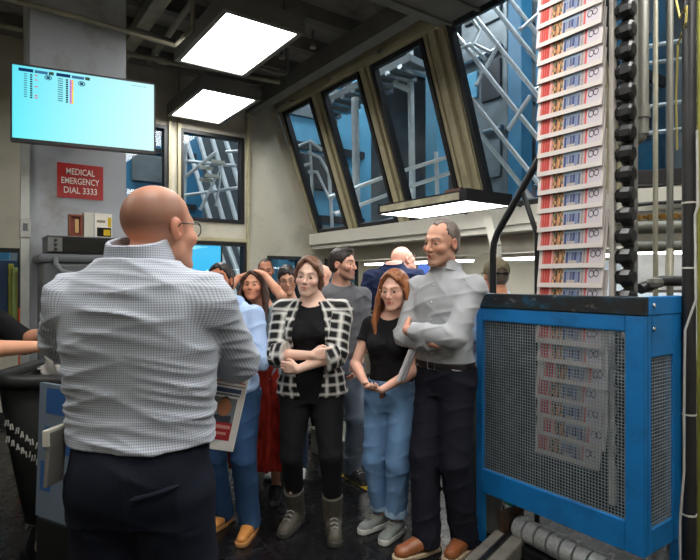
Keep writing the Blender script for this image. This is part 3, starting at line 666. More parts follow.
def floor_mat():
    m, nt, b = new_mat('black_tile_floor'); L = nt.links.new; tc = N(nt, 'ShaderNodeTexCoord')
    br = N(nt, 'ShaderNodeTexBrick', Scale=1.0, offset=0.0); br.inputs['Color1'].default_value = C(17, 17, 19); br.inputs['Color2'].default_value = C(22, 22, 24); br.inputs['Mortar'].default_value = C(40, 40, 40)
    br.inputs['Mortar Size'].default_value = .006; br.inputs['Brick Width'].default_value = .46; br.inputs['Row Height'].default_value = .46; L(tc.outputs['Object'], br.inputs['Vector'])
    n = N(nt, 'ShaderNodeTexNoise', Scale=9., Detail=8., Roughness=.7); L(tc.outputs['Object'], n.inputs['Vector'])
    r = N(nt, 'ShaderNodeValToRGB'); r.color_ramp.elements[0].position = .62; r.color_ramp.elements[1].position = .8; r.color_ramp.elements[1].color = (.5, .5, .5, 1); L(n.outputs[0], r.inputs[0])
    mx = N(nt, 'ShaderNodeMix', data_type='RGBA'); L(r.outputs[0], mx.inputs[0]); L(br.outputs[0], mx.inputs[6]); mx.inputs[7].default_value = C(46, 46, 46); L(mx.outputs[2], b.inputs['Base Color'])
    mr = N(nt, 'ShaderNodeMapRange'); mr.inputs[3].default_value = .12; mr.inputs[4].default_value = .42; L(n.outputs[0], mr.inputs[0]); L(mr.outputs[0], b.inputs['Roughness']); b.inputs['Specular IOR Level'].default_value = .3; return m
FLOOR = floor_mat()

# ------------------------------------------------------------------ room shell
RB = 6.75; ZC = 4.12; SL = .353
def sp(z): return 4.15-(z-2.18)*SL if z > 2.18 else 4.15
struct('floor', MB().box(-3, 6, -3, 9, -.12, 0), FLOOR)
cl = MB().box(-3, 3.75, -3, 6.9, ZC, ZC+.12); struct('ceiling', cl, CEIL)
mb = MB()
for r in np.arange(-2.5, 6.7, .62): mb.box(-2.6, 3.45, r, r+.09, ZC-.14, ZC-.005)
struct('trim_1', mb, STEEL)
mb = MB()
for s in (.72, 3.05): mb.box(s, s+.14, -2.6, RB, ZC-.34, ZC-.145)
struct('trim_2', mb, STEEL)
struct('wall_left', MB().box(-2.7, -2.6, -2.6, RB+.1, 0, ZC), WALL)
struct('wall_front', MB().box(-2.6, 5.6, -2.7, -2.6, 0, ZC), WALL)
# back wall with its window openings
U1 = (.75, 2.01, 2.28, 3.44); U2 = (2.16, 3.03, 2.28, 3.44); L0 = (-.62, .47, .95, 1.86); L1 = (1.55, 3.06, 1.05, 2.02); L2 = (3.38, 3.92, 1.0, 1.86)
holes = [U1, U2, L0, L1, L2]; mb = MB()
xs = sorted({-2.6, 3.06, 4.15, *[h[0] for h in holes], *[h[1] for h in holes]}); zs = sorted({0, 2.18, ZC, *[h[2] for h in holes], *[h[3] for h in holes]})
for a, b in zip(xs, xs[1:]):
    for c, d in zip(zs, zs[1:]):
        if any(h[0] <= a and b <= h[1] and h[2] <= c and d <= h[3] for h in holes) or (a >= 3.06 and c >= 2.18): continue
        mb.box(a, b, RB, RB+.14, c, d)
mb.hexa([(3.06, RB, 2.18), (4.15, RB, 2.18), (4.15, RB+.14, 2.18), (3.06, RB+.14, 2.18), (3.06, RB, ZC), (sp(ZC), RB, ZC), (sp(ZC), RB+.14, ZC), (3.06, RB+.14, ZC)])
struct('wall_back', mb, WALL)
def wall_window(n, h, fw=.045, fm=BLACKF):
    f = MB(); a, b, c, d = h; y0, y1 = RB-.02, RB+.10
    f.box(a, b, y0, y1, c, c+fw).box(a, b, y0, y1, d-fw, d).box(a, a+fw, y0, y1, c+fw, d-fw).box(b-fw, b, y0, y1, c+fw, d-fw)
    o = struct('window_%d' % n, f, fm); p = MB().box(a+fw, b-fw, RB+.05, RB+.056, c+fw, d-fw).build('pane', PANE, o); p['kind'] = 'structure'
for i, h in enumerate((U1, U2, L0, L1, L2)): wall_window(i+1, h)
mb = MB(); mb.box(2.01, 2.045, RB-.05, RB-.001, 2.2, 3.6).box(2.125, 2.16, RB-.05, RB-.001, 2.2, 3.6).box(3.06, 3.10, RB-.045, RB-.001, 0.2, 3.9).box(1.5, 3.06, RB-.035, RB-.001, 2.03, 2.075)
struct('trim_3', mb, MULL)
# raked window wall on the right
nx, nz = -1/math.hypot(1, SL), -SL/math.hypot(1, SL)
def spt(r, z, o): return (4.15-(z-2.18)*SL+o*nx, r, z+o*nz)
def slab(mb, r0, r1, z0, z1, o0, o1):
    mb.hexa([spt(r0, z0, o1), spt(r1, z0, o1), spt(r1, z0, o0), spt(r0, z0, o0), spt(r0, z1, o1), spt(r1, z1, o1), spt(r1, z1, o0), spt(r0, z1, o0)])
Z0, Z1 = 2.20, 3.86
wins = [(5.87, 6.62), (4.84, 5.62), (3.80, 4.62), (2.30, 3.48), (.72, 2.10), (-.9, .54)]
for i, (a, b) in enumerate(wins):
    f = MB(); w = .05; slab(f, a, b, Z0, Z0+w, -.06, .015); slab(f, a, b, Z1-w, Z1, -.06, .015); slab(f, a, a+w, Z0+w, Z1-w, -.06, .015); slab(f, b-w, b, Z0+w, Z1-w, -.06, .015)
    o = struct('window_%d' % (6+i), f, BLACKF); p = MB(); slab(p, a+w, b-w, Z0+w, Z1-w, -.045, -.039); p = p.build('pane', PANE, o); p['kind'] = 'structure'
k = 4
edges = [RB]+[x for a, b in wins for x in (b, a)]+[-2.6]
for hi_, lo_ in zip(edges[::2], edges[1::2]):
    m = MB(); slab(m, lo_, hi_, Z0-.02, Z1+.06, -.09, -.005)
    wd = hi_-lo_
    if wd > .1:
        slab(m, lo_+.03, lo_+.06, Z0-.02, Z1+.06, -.005, .014); slab(m, hi_-.06, hi_-.03, Z0-.02, Z1+.06, -.005, .014)
        if wd > .2: slab(m, (lo_+hi_)/2-.03, (lo_+hi_)/2+.03, Z0-.02, Z1+.06, -.005, .04)
    struct('trim_%d' % k, m, MULL); k += 1
m = MB(); slab(m, -2.6, RB, Z1+.0, Z1+.14, -.12, .03); slab(m, -2.6, RB, Z1+.02, Z1+.07, .03, .075); struct('trim_%d' % k, m, MULL); k += 1
m = MB().box(4.06, 4.34, -2.6, RB, 2.03, 2.19); m.box(4.10, 4.30, -2.6, RB, 1.97, 2.03); struct('trim_%d' % k, m, PALE); k += 1
m = MB()
for r in np.arange(.6, 6.6, .93): m.tube([spt(r, Z1+.05, .075), spt(r, Z1+.05, .12)], .018, 8)
struct('trim_%d' % k, m, STEEL); k += 1
# recess under the sill
struct('ceiling_recess', MB().box(4.34, 5.7, -2.6, 6.99, 1.98, 2.06), PALE)
struct('wall_right', MB().box(5.62, 5.7, -2.6, 6.99, 0, 1.98), PALE)
struct('wall_recess', MB().box(4.15, 5.62, 6.89, 6.99, 0, 1.98), WALL)
m = MB().box(4.40, 5.0, -1.0, 6.5, 1.80, 1.975); struct('trim_%d' % k, m, WALL); k += 1
d = MB(); a, b, y = 4.42, 5.02, 6.885; d.box(a, a+.05, y-.05, y, 0, 1.84).box(b-.05, b, y-.05, y, 0, 1.84).box(a+.05, b-.05, y-.05, y, 1.78, 1.84).box(a+.05, b-.05, y-.045, y, .05, .12)
o = struct('door_1', d, BLACKF); p = MB().box(a+.05, b-.05, y-.03, y-.02, .12, 1.78).build('pane', mat('teal_door_panel', C(58, 96, 108), rough=.25), o); p['kind'] = 'structure'
# column
_, s0 = on_r(30, 4.44); _, s1 = on_r(126, 4.44)
struct('wall_column', MB().box(s0, s1, 4.44, 5.05, 0, ZC), COLM)
m = MB().box(s0-.06, s0-.005, 4.40, 4.47, 0, 2.55); struct('trim_%d' % k, m, mat('pale_metal_edge', C(176, 178, 174), rough=.35, metal=.3)); k += 1
# skirting
struct('baseboard_back', MB().box(-2.6, 4.15, RB-.015, RB-.001, 0, .12), BLACKF)

# ------------------------------------------------------------------ ceiling lights
def panel_light(label, s0, s1, r0, r1, z, deep=.13, rods=True):
    cx, cy = (s0+s1)/2, (r0+r1)/2; t = thing('ceiling_light', label, 'ceiling light', (cx, cy, z), 0, 'recessed style panel lights on the ceiling')
    f = MB(); w = .045; f.box(s0-w, s1+w, r0-w, r1+w, z+.03, z+deep); f.box(s0-w, s0, r0-w, r1+w, z-.012, z+.03).box(s1, s1+w, r0-w, r1+w, z-.012, z+.03).box(s0, s1, r0-w, r0, z-.012, z+.03).box(s0, s1, r1, r1+w, z-.012, z+.03)
    f.build('housing', STEEL, t); MB().box(s0, s1, r0, r1, z, z+.02).build('diffuser', LAMP, t)
    for x in (s0+.06, s1-.06):
        for y in (r0+.1, r1-.1): MB().cyl((x, y, z+deep), (x, y, ZC), .006, 6).build('hanger', STEEL, t)
    return t
panel_light('bright square panel light nearest the camera above the wall screen', 1.56, 2.16, 3.78, 4.85, 3.52)
panel_light('smaller bright panel light above the tall back windows', 1.99, 2.58, 5.44, 6.52, 3.52)
for i, (s, r) in enumerate(((1.56, 1.5), (.05, .6), (.05, -1.6), (1.9, -1.0), (-1.5, 2.2), (2.75, .2))):
    panel_light('panel light on the ceiling outside the view %s' % ('ahead of the conveyor', 'over the checked shirt man', 'behind the checked shirt man', 'behind the conveyor', 'by the left wall', 'above the blue cage')[i], s, s+.6, r, r+1.07, 3.52)
# hanging fluorescent lamp
t = thing('pendant_light', 'wide black framed fluorescent lamp hanging before the raked windows', 'lamp', (3.41, 3.41, 2.14)); s0_, s1_, r0_, r1_, z = 3.15, 3.68, 2.87, 3.95, 2.14
f = MB(); f.box(s0_-.012, s0_, r0_, r1_, z-.004, z+.085).box(s1_, s1_+.012, r0_, r1_, z-.004, z+.085).box(s0_-.012, s1_+.012, r0_-.012, r0_, z-.004, z+.095).box(s0_-.012, s1_+.012, r1_, r1_+.012, z-.004, z+.095).box(s0_, s1_, r0_, r1_, z+.07, z+.085); f.build('housing', BLKM, t)
MB().box(s0_-.026, s0_-.0121, r0_+.06, r1_-.04, z+.012, z+.068).build('side_channel', mat('worn_channel', C(150, 146, 122), rough=.5, var=.3, scale=9), t)
MB().box(s0_, s1_, r0_, r1_, z, z+.012).build('diffuser', emit('pendant_diffuser', (1, .99, .96, 1), 5.), t)
for x, y in ((s0_+.05, r0_+.1), (s0_+.05, r1_-.1), (s1_-.05, r0_+.1), (s1_-.05, r1_-.1)): MB().cyl((x, y, z+.085), (x, y, z+.12), .012, 8).build('clamp', BLKM, t)
for y in (3.05, 3.7): MB().tube([(3.6, y, z+.10), (3.75, y, z+.12), (4.06, y, z+.05)], .014, 8).build('bracket', BLKM, t)
MB().box(3.33, 3.45, 3.1, 3.28, z+.0851, z+.15).build('ballast', mat('brown_box', C(92, 60, 44), rough=.6), t)
# strip lamp in the recess
t = thing('strip_light', 'long white strip light under the sill behind the people', 'lamp', (4.8, 5.2, 1.79)); MB().box(4.72, 4.88, 4.3, 6.3, 1.76, 1.7995).build('housing', PALE, t); MB().box(4.73, 4.87, 4.32, 6.28, 1.735, 1.76).build('tube', emit('strip_tube', (1, .98, .93, 1), 9.), t)
t = thing('strip_light', 'long white strip light in the recess behind the man with folded arms', 'lamp', (4.8, 2.2, 1.79)); MB().box(4.72, 4.88, .8, 3.8, 1.76, 1.7995).build('housing', PALE, t); MB().box(4.73, 4.87, .82, 3.78, 1.735, 1.76).build('tube', emit('strip_tube2', (1, .98, .95, 1), 9.), t)

# ------------------------------------------------------------------ conduits, ducts on the ceiling
def pipe(name, label, cat, pts, r, m, n=10, group=None, bands=()):
    mb = MB().tube(pts, r, n); o = mb.build(name, m, smooth=True); tag(o, label, cat, group)
    for p, d, rr, h in bands:
        d = Vector(d).normalized(); p = Vector(p); MB().tube([p-d*h/2, p+d*h/2], rr, n).build('collar', m, o, smooth=True)
    return o
pipe('conduit', 'thin pale conduit running across the ceiling past both panel lights', 'pipe', [(-1.5, 5.62, 3.75), (1.6, 5.55, 3.75), (2.85, 5.38, 3.75)], .024, CHAN, bands=[((1.6, 5.55, 3.75), (1, 0, 0), .034, .09)])
pipe('conduit', 'khaki conduit running away beside the nearer panel light', 'pipe', [(1.50, 1.8, 3.85), (1.52, 4.4, 3.85), (1.56, 5.9, 3.85)], .028, CHAN, bands=[((1.51, 4.0, 3.85), (0, 1, 0), .038, .08), ((1.55, 5.6, 3.85), (0, 1, 0), .038, .08)])
o = tag(MB().box(1.22, 1.34, 1.8, 6.3, 3.80, 3.90).build('cable_channel', CHAN), 'grey channel bar overhead left of the nearer panel light', 'channel')
o = tag(MB().box(.62, .71, 2.6, 4.40, 3.62, 3.72).build('cable_channel', CHAN), 'short grey channel bar ending above the column', 'channel')
pipe('conduit', 'thin pipe crossing the column top left of the screen', 'pipe', [(-.9, 4.36, 3.45), (.62, 4.36, 3.45), (1.35, 4.36, 3.42), (1.5, 4.36, 3.6), (1.5, 4.36, 3.83)], .02, CHAN)
pipe('conduit', 'short bent pipe beneath the ceiling behind both panel lights', 'pipe', [(1.2, 4.98, 3.74), (2.5, 5.02, 3.70), (2.72, 5.02, 3.70), (2.75, 5.02, 3.74), (2.75, 5.02, 3.98)], .022, STEEL)
t = thing('air_duct', 'wide dark sheet metal duct under the ceiling above the windows', 'duct', (2.9, 3.9, 3.95)); MB().box(2.3, 3.35, 2.5, 3.35, 3.72, 3.979).build('duct_body', STEEL, t, bevel=.01)
mb = MB()
for r in (2.62, 2.92, 3.22): mb.box(2.28, 3.37, r, r+.03, 3.70, 3.977)
mb.build('flange', STEEL, t)
for i, (s, r) in enumerate(((2.62, 4.9), (2.9, 6.0), (2.75, 4.5))):
    t = thing('sprinkler', 'small sprinkler head under the ceiling %s' % ('right of the nearer panel light', 'beside the further panel light', 'between duct and panel light')[i], 'sprinkler', (s, r, 3.84)); MB().cyl((s, r, 3.84), (s, r, 3.98), .016, 8).build('drop_pipe', STEEL, t); MB().lathe((s, r, 3.80), [(0, 0), (.03, 0), (.032, .012), (.016, .04), (0, .045)], 12).build('head', CHAN, t)

# ------------------------------------------------------------------ press hall seen through the glass
HW = mat('hall_wall', C(92, 100, 104), rough=.8, var=.3, scale=.8)
struct('wall_hall_right', MB().box(15, 15.2, -8, 17, -2, 10), HW); struct('wall_hall_back', MB().box(-6, 15, 16, 16.2, -2, 10), HW); struct('wall_hall_left', MB().box(-6.2, -6, 6.9, 16, -2, 10), HW); struct('wall_hall_front', MB().box(3.9, 15, -8.2, -8, -2, 10), HW)
struct('ceiling_hall', MB().box(-6, 15, -8, 16, 9.6, 9.8), HW); struct('floor_hall', MB().box(5.75, 15, -8, 16, -.3, -.1).box(-6, 5.75, 7.05, 16, -.3, -.1), HW)
HL = emit('hall_lamp', (.93, .97, 1, 1), 85.)
for i, (s, r) in enumerate(((6.2, 8.5), (9.5, 8.6), (6.4, 4.4), (6.3, .4), (10.5, 4), (1.5, 9.6), (4.2, 11.6), (-1.2, 9.6))):
    t = thing('bay_light', 'long white hall lamp high behind the glass %s' % ('beyond the far corner', 'deep beyond the corner', 'over the middle raked windows', 'over the right raked windows', 'deep in the hall', 'behind the tall back window', 'behind the corner of the back wall', 'behind the column')[i], 'lamp', (s, r, 8.6), 0, 'hall lamps')
    MB().box(s-.55, s+.55, r-.22, r+.22, 8.6, 8.72).build('housing', STEEL, t); MB().box(s-.5, s+.5, r-.18, r+.18, 8.56, 8.6).build('diffuser', HL, t); [MB().cyl((s+d_, r, 8.72), (s+d_, r, 9.6), .015, 6).build('hanger', STEEL, t) for d_ in (-.4, .4)]
PB = mat('press_blue', C(52, 122, 158), rough=.4, var=.15, scale=2); PB2 = mat('press_light_blue', C(92, 158, 188), rough=.45, var=.1, scale=2); PG = mat('press_grey', C(112, 120, 122), rough=.45, metal=.3, var=.25, scale=3); PD = mat('press_dark', C(36, 40, 44), rough=.5, var=.3, scale=3)
def press_unit(label, s, r, w, d, z1, m=PB, rows=5, z0=-.1):
    t = thing('press_unit', label, 'printing press', (s, r, z0)); MB().box(s-w/2, s+w/2, r-d/2, r+d/2, z0, z1).build('housing', m, t, bevel=.03)
    H = z1-z0
    for i in range(rows):
        z = z0+H*(i+.35)/rows; hh = H/rows*.5
        MB().box(s-w/2-.05, s-w/2-.001, r-d*.38, r+d*.02, z, z+hh).build('panel', PD if i % 2 else PG, t, bevel=.02)
        MB().box(s-w/2-.06, s-w/2-.001, r+d*.10, r+d*.38, z+hh*.2, z+hh*.9).build('panel', PB2 if i % 2 else PD, t, bevel=.02)
        mb = MB(); mb.cyl((s-w/2-.09, r-d*.45, z+hh*1.2), (s-w/2-.09, r+d*.45, z+hh*1.2), .06, 10); mb.build('roller', CHROME, t, smooth=True)
        MB().box(s-w*.4, s+w*.1, r-d/2-.05, r-d/2-.001, z, z+hh).build('panel', PG if i % 2 else PD, t, bevel=.02)
        MB().box(s-w*.4, s+w*.4, r-d/2-.06, r-d/2-.001, z+hh*1.1, z+hh*1.3).build('panel', PD, t)
    return t
press_unit('tall blue press tower beyond the far corner of the room', 6.3, 10.6, 2.4, 1.8, 7.4, PB2)
press_unit('blue press tower behind the second raked window', 9.2, 7.2, 1.6, 1.2, 7.6, PG)
press_unit('blue press tower behind the third raked window', 8.8, 5.0, 1.5, 1.5, 8.2, PB)
press_unit('dark press tower behind the widest raked window', 9.6, 2.6, 2.0, 1.7, 8.8, PD, 7)
press_unit('blue press tower far behind the newspaper column', 9.0, .6, 1.6, 1.3, 8.6, PB, 6)
press_unit('blue press tower behind the tall back window', 3.2, 11.6, 1.6, 1.3, 5.2, PB)
press_unit('grey press tower behind the column', 1.2, 11.8, 1.7, 1.3, 6.0, PG)
press_unit('low blue press cabinet behind the lower left window', -.2, 9.0, 1.3, .7, 2.2, PB, 3)
BRIGHT = mat('bright_steel_paint', C(206, 212, 214), rough=.35, metal=.25, var=.08)
def tubes(name, label, cat, segs, r=.03, m=BRIGHT, parts='rail'):
    a = np.mean([p for s in segs for p in s], 0); t = thing(name, label, cat, tuple(a))
    for s in segs: MB().tube(s, r, 8).build(parts, m, t, smooth=True)
    return t
def Wl(*pts): return [W(*p) for p in pts]
tubes('stair_rail', 'bent steel stair rail climbing behind the first raked window', 'handrail', [Wl((290, 150, 9.3), (310, 141, 9.3), (312, 185, 9.3), (313, 240, 9.3)), Wl((296, 168, 9.3), (310, 164, 9.3)), Wl((310, 141, 9.3), (322, 150, 9.3)), Wl((308, 172, 9.3), (317, 172, 9.3), (329, 198, 9.3), (334, 198, 9.3)), Wl((308, 152, 9.25), (320, 158, 9.25), (331, 177, 9.25)), Wl((329, 172, 9.2), (333, 240, 9.2)), Wl((330, 214, 9.2), (362, 207, 9.2))])
tubes('guard_rail', 'long double steel guard rail crossing behind the middle raked windows', 'handrail', [Wl((330, 197, 8.0), (390, 175, 7.6), (470, 150, 7.2)), Wl((336, 214, 8.0), (400, 190, 7.6), (476, 164, 7.2)), Wl((345, 232, 8.0), (420, 212, 7.6), (486, 192, 7.2)), Wl((392, 214, 7.62), (390, 158, 7.62)), Wl((438, 214, 7.4), (436, 152, 7.4))])
tubes('steel_mast', 'bright steel mast standing behind the second raked window', 'pole', [Wl((357, 235, 8.3), (355, 98, 8.3))], .06)
tubes('steel_mast', 'steel mast with ring standing behind the third raked window', 'pole', [Wl((413, 225, 8.2), (410, 40, 8.2)), Wl((410, 90, 8.2), (396, 84, 8.2), (396, 70, 8.2), (410, 64, 8.2))], .05)
mk = lambda dx, dy, D: Wl((446+dx, 22+dy, D), (560+dx, 166+dy, D-.9))
tubes('stair_stringer', 'steep steel stair running down behind the widest raked window', 'staircase', [mk(0, 0, 8.), mk(16, -22, 8.), mk(38, -28, 8.1), mk(58, -30, 8.1), mk(-2, 42, 8.), mk(6, 76, 8.), mk(84, -30, 8.1)], .035)
tubes('stair_brace', 'steel cross brace between stair rails behind the widest raked window', 'brace', [Wl((476, 86, 7.7), (500, 42, 7.7)), Wl((468, 14, 7.7), (480, 30, 7.7), (474, 44, 7.7), (490, 52, 7.7)), Wl((520, 30, 7.6), (545, 8, 7.6)), Wl((508, 130, 7.2), (530, 96, 7.2)), Wl((452, 52, 7.8), (470, 44, 7.8), (486, 60, 7.8))], .03)
t = thing('cable_tray', 'grey slatted conveyor bed high behind the second raked window', 'conveyor', W(370, 90, 8.6))
mb = MB(); A, B_ = Vector(W(322, 112, 9.2)), Vector(W(420, 62, 7.8)); mb.bar(A, B_, .5, .12); mb.build('bed', PG, t, bevel=.01)
for i in range(9):
    p = A.lerp(B_, (i+.5)/9); MB().obox(p+Vector((0, 0, -.08)), (B_-A).normalized()*.04, Vector(W(351, 90, 1))*0+Vector((.27, 0, 0)), (0, 0, .03)).build('slat', CHROME, t)
for px, D_, lab in ((437, 9.0, 'vertical light blue machine column behind the third raked window'), (520, 8.8, 'vertical blue machine column high behind the widest raked window'), (608, 6.9, 'blue machine column behind the newspaper column')):
    c = W(px, 100, D_); o = tag(MB().box(c[0]-.14, c[0]+.14, c[1]-.14, c[1]+.14, -.1, 8).build('machine_column', PB2 if px < 500 else PB, bevel=.02), lab, 'machine column')
tubes('guard_rail', 'steel guard rail behind the pipes at the right', 'handrail', [Wl((628, 50, 7), (720, 34, 7)), Wl((628, 66, 7), (720, 54, 7)), Wl((628, 110, 7), (720, 96, 7)), Wl((628, 136, 7), (720, 124, 7))], .03)
# slanting silver racks behind the back wall windows
segs = []
for i in range(7): x = 188+i*13; segs.append(Wl((x-8, 126-8, 10.5), (x+26, 232, 9.6)))
tubes('folder_rack', 'row of slanting silver bars behind the tall back window', 'rack', segs, .045)
tubes('folder_rack', 'silver cross rails behind the tall back window', 'rack', [Wl((176, 160, 9.4), (236, 166, 9.4)), Wl((180, 196, 9.4), (250, 186, 9.4)), Wl((186, 140, 9.4), (184, 222, 9.4)), Wl((226, 152, 9.4), (248, 150, 9.4), (249, 224, 9.4)), Wl((184, 178, 9.3), (216, 152, 9.3)), Wl((200, 210, 9.3), (222, 166, 9.3), (216, 206, 9.3))], .03)
segs = [Wl((206+i*11, 246, 9.4), (226+i*11, 300, 9.2)) for i in range(5)]
tubes('folder_rack', 'slanting silver bars behind the lower back window', 'rack', segs, .05)
for i, (px, py) in enumerate(((206, 168), (212, 176), (206, 180), (218, 162))):
    c = W(px, py, 9.2); o = tag(MB().box(c[0]-.12, c[0]+.12, c[1]-.02, c[1]+.02, c[2]-.03, c[2]+.03).build('number_plate', PALE, bevel=.004), 'small white plate on the silver bars %s' % ('at the left', 'in the middle', 'lowest left', 'uppermost')[i], 'plate')
t = thing('control_screen', 'glowing blue control screen behind the lower back window', 'screen', W(204, 262, 8.3)); c = W(204, 258, 8.3); MB().box(c[0]-.3, c[0]+.3, c[1], c[1]+.05, c[2]-.28, c[2]+.25).build('bezel', BLK, t); MB().box(c[0]-.27, c[0]+.27, c[1]-.004, c[1]-.0005, c[2]-.25, c[2]+.22).build('display', emit('cyan_display', C(70, 190, 235), .62), t); MB().cyl((c[0], c[1]+.03, -.1), (c[0], c[1]+.03, c[2]-.28), .03, 8).build('post', STEEL, t)
for i, (px, cc, w) in enumerate(((6, C(38, 60, 96), .3), (11, C(170, 160, 50), .06), (15, C(160, 170, 90), .07), (19, C(180, 150, 40), .05), (3, C(120, 150, 170), .1))):
    c = W(px, 290, 6.9); o = tag(MB().box(c[0]-w/2, c[0]+w/2, c[1], c[1]+.08, -.1, 1.78-.05*i).build('ink_drum' if i == 0 else 'tool_pole', mat('pole_paint%d' % i, cc, rough=.5), bevel=.01), '%s standing behind the lower left window' % ('dark blue drum', 'narrow yellow pole', 'pale green pole', 'ochre pole', 'pale grey blue panel')[i], 'pole')
# ------------------------------------------------------------------ wall screen and sign
DX = (math.cos(math.radians(25.3)), math.sin(math.radians(25.3)))
rx = Vector((RT[0]*DX[0]+FW[0]*DX[1], RT[1]*DX[0]+FW[1]*DX[1], 0)); ry = Vector((0, 0, 1)); rn = Vector((rx.y, -rx.x, 0))
tc_ = Vector(W(82, 110, 3.45))+rx*.027
t = thing('wall_screen', 'wide flat screen glowing pale cyan on the column', 'television', tuple(tc_)); hw, hh = .42, .24
b = MB(); P = lambda x, z, d=0.: tc_+rx*x+ry*z+rn*d
b.obox(P(0, 0, -.03), rx*hw, rn*.025, ry*hh)
bz = .012
for (x0, x1, z0, z1) in ((-hw, hw, -hh, -hh+bz*1.6), (-hw, hw, hh-bz*.8, hh), (-hw, -hw+bz*.8, -hh+bz*1.6, hh-bz*.8), (hw-bz*.8, hw, -hh+bz*1.6, hh-bz*.8)): b.obox(P((x0+x1)/2, (z0+z1)/2, 0), rx*(x1-x0)/2, rn*.0055, ry*(z1-z0)/2)
b.build('bezel', BLK, t)
def screen_mat():
    m, nt, bb = new_mat('screen_glow'); nt.nodes.remove(bb); e = N(nt, 'ShaderNodeEmission', Strength=.56); a = N(nt, 'ShaderNodeAttribute', attribute_name='Col'); nt.links.new(a.outputs[0], e.inputs[0]); nt.links.new(e.outputs[0], nt.nodes['Material Output'].inputs[0]); return m
sx, sz0, sz1 = hw-bz*.8, -hh+bz*1.6, hh-bz*.8
sm = MB(); sm.v = [tuple(P(x, z, -.003)) for x, z in ((-sx, sz0), (sx, sz0), (sx, sz1), (-sx, sz1))]; sm.f = [(0, 1, 2, 3)]
scr = mesh_obj('display', sm.v, sm.f, screen_mat(), t, col=[C(110, 236, 246), C(214, 252, 252), C(206, 252, 252), C(96, 224, 242)])
g = MB()
def dq(px0, px1, pz0, pz1, c):           # a mark on the display, in shares of its width and height from the top left
    g.cur = c; x0, x1 = -sx+2*sx*px0, -sx+2*sx*px1; z0, z1 = sz1-(sz1-sz0)*pz0, sz1-(sz1-sz0)*pz1
    g.quad(P(x0, z1, -.002), P(x1, z1, -.002), P(x1, z0, -.002), P(x0, z0, -.002))
nav = C(20, 52, 96)
for bx_, wd in ((.04, .24), (.29, .24)):
    dq(bx_, bx_+wd*.40, .03, .075, nav); dq(bx_+wd*.44, bx_+wd*.8, .035, .075, C(60, 110, 150)); dq(bx_+wd*.83, bx_+wd*.97, .03, .075, C(60, 80, 70))
for i in range(11):
    z = .10+i*.031
    dq(.075, .095, z, z+.014, C(70, 130, 150)); dq(.115, .130, z, z+.020, C(16, 40, 60))
    if i in (0, 2, 5, 9, 10): dq(.145, .165, z, z+.018, C(200, 130, 150))
    dq(.30, .335, z, z+.014, C(70, 130, 150)); dq(.355, .370, z, z+.022, C(16, 40, 60)); dq(.382, .395, z, z+.031, (C(220, 120, 200), C(170, 120, 220))[i % 2]); dq(.396, .408, z, z+.031, (C(250, 190, 90), C(240, 220, 90))[i > 4])
for cx_, cz_ in ((.235, .115), (.465, .135)):
    for k_ in range(12):
        a0, a1 = k_*math.pi/6, (k_+1)*math.pi/6; g.cur = C(40, 80, 110); f = lambda a, q: P(-sx+2*sx*cx_+math.cos(a)*q, sz1-(sz1-sz0)*cz_+math.sin(a)*q*.8, -.002)
        g.quad(f(a0, .016), f(a0, .021), f(a1, .021), f(a1, .016))
    dq(cx_-.012, cx_+.012, cz_-.02, cz_+.02, C(40, 80, 110))
for i in range(9): dq(.83+i*.013, .838+i*.013, .045, .06, C(130, 190, 200))
g.build('display_text', screen_mat(), t)
MB().obox(P(0, 0, -.075), rx*.16, rn*.018, ry*.12).build('mount_plate', BLK, t); MB().bar(P(0, 0, -.09), (float(tc_.x)+.12, 4.435, float(tc_.z)), .06, .06).build('mount_arm', BLK, t)

D0, a = on_r(57, 4.44); D1, b_ = on_r(103, 4.44); y = 4.437; z1 = zz(162, D0); z0 = zz(197, D0)
t = thing('safety_sign', 'red sign with white lettering about medical emergency on the column', 'sign', ((a+b_)/2, y, (z0+z1)/2))
MB().box(a, b_, y-.004, y, z0, z1).build('plate', mat('sign_red', C(178, 44, 42), rough=.4, var=.08), t)
tm = MB(); zc = (z0+z1)/2; hl = (z1-z0)
for i, (s, w) in enumerate((('MEDICAL', .62), ('EMERGENCY', .82), ('DIAL 3333', .72))): text_on(tm, s, ((a+b_)/2, y-.0045, zc+(.27-.27*i)*hl), (1, 0, 0), (0, 0, 1), (b_-a)*w, hl*.185, .010)
tm.build('lettering', mat('sign_white', C(240, 236, 228), rough=.5, var=.02), t)

# ------------------------------------------------------------------ grey cabinet with the things on it
R0 = 4.02; D0, a = on_r(38, R0); D1, b_ = on_r(136, R0); zt = zz(253, D0)
GREYP = mat('grey_plastic', C(86, 89, 93), rough=.5, var=.12, scale=6)
t = thing('storage_cabinet', 'tall dark grey cabinet with rounded rim before the column', 'cabinet', ((a+b_)/2, R0+.2, 0)); MB().box(a+.03, b_-.03, R0+.02, 4.42, 0, zt-.06).build('carcass', GREYP, t, bevel=.02)
MB().box(a, b_, R0, 4.43, zt-.06, zt).build('rim', GREYP, t, bevel=.022); MB().box(a+.10, b_-.06, R0+.004, R0+.0195, .2, zt-.16).build('door', GREYP, t, bevel=.012)
MB().tube([(a+.10, R0+.004, zt-.03), (a+.10, R0-.03, zt-.07), (a+.13, R0-.04, zt-.12), (a+.2, R0-.045, zt-.14), (b_-.2, R0-.045, zt-.14), (b_-.13, R0-.04, zt-.12), (b_-.10, R0-.03, zt-.07), (b_-.10, R0+.004, zt-.03)], .018, 8).build('bar', GREYP, t, smooth=True)
_, aa = on_r(48, R0); _, bb_ = on_r(117, R0); zt2 = zz(235.5, D0)
t = thing('amplifier', 'flat black stereo unit with dark front on the grey cabinet', 'amplifier', ((aa+bb_)/2, R0+.15, zt)); MB().box(aa, bb_, R0+.02, 4.36, zt+.008, zt2).build('case', BLK, t, bevel=.004)
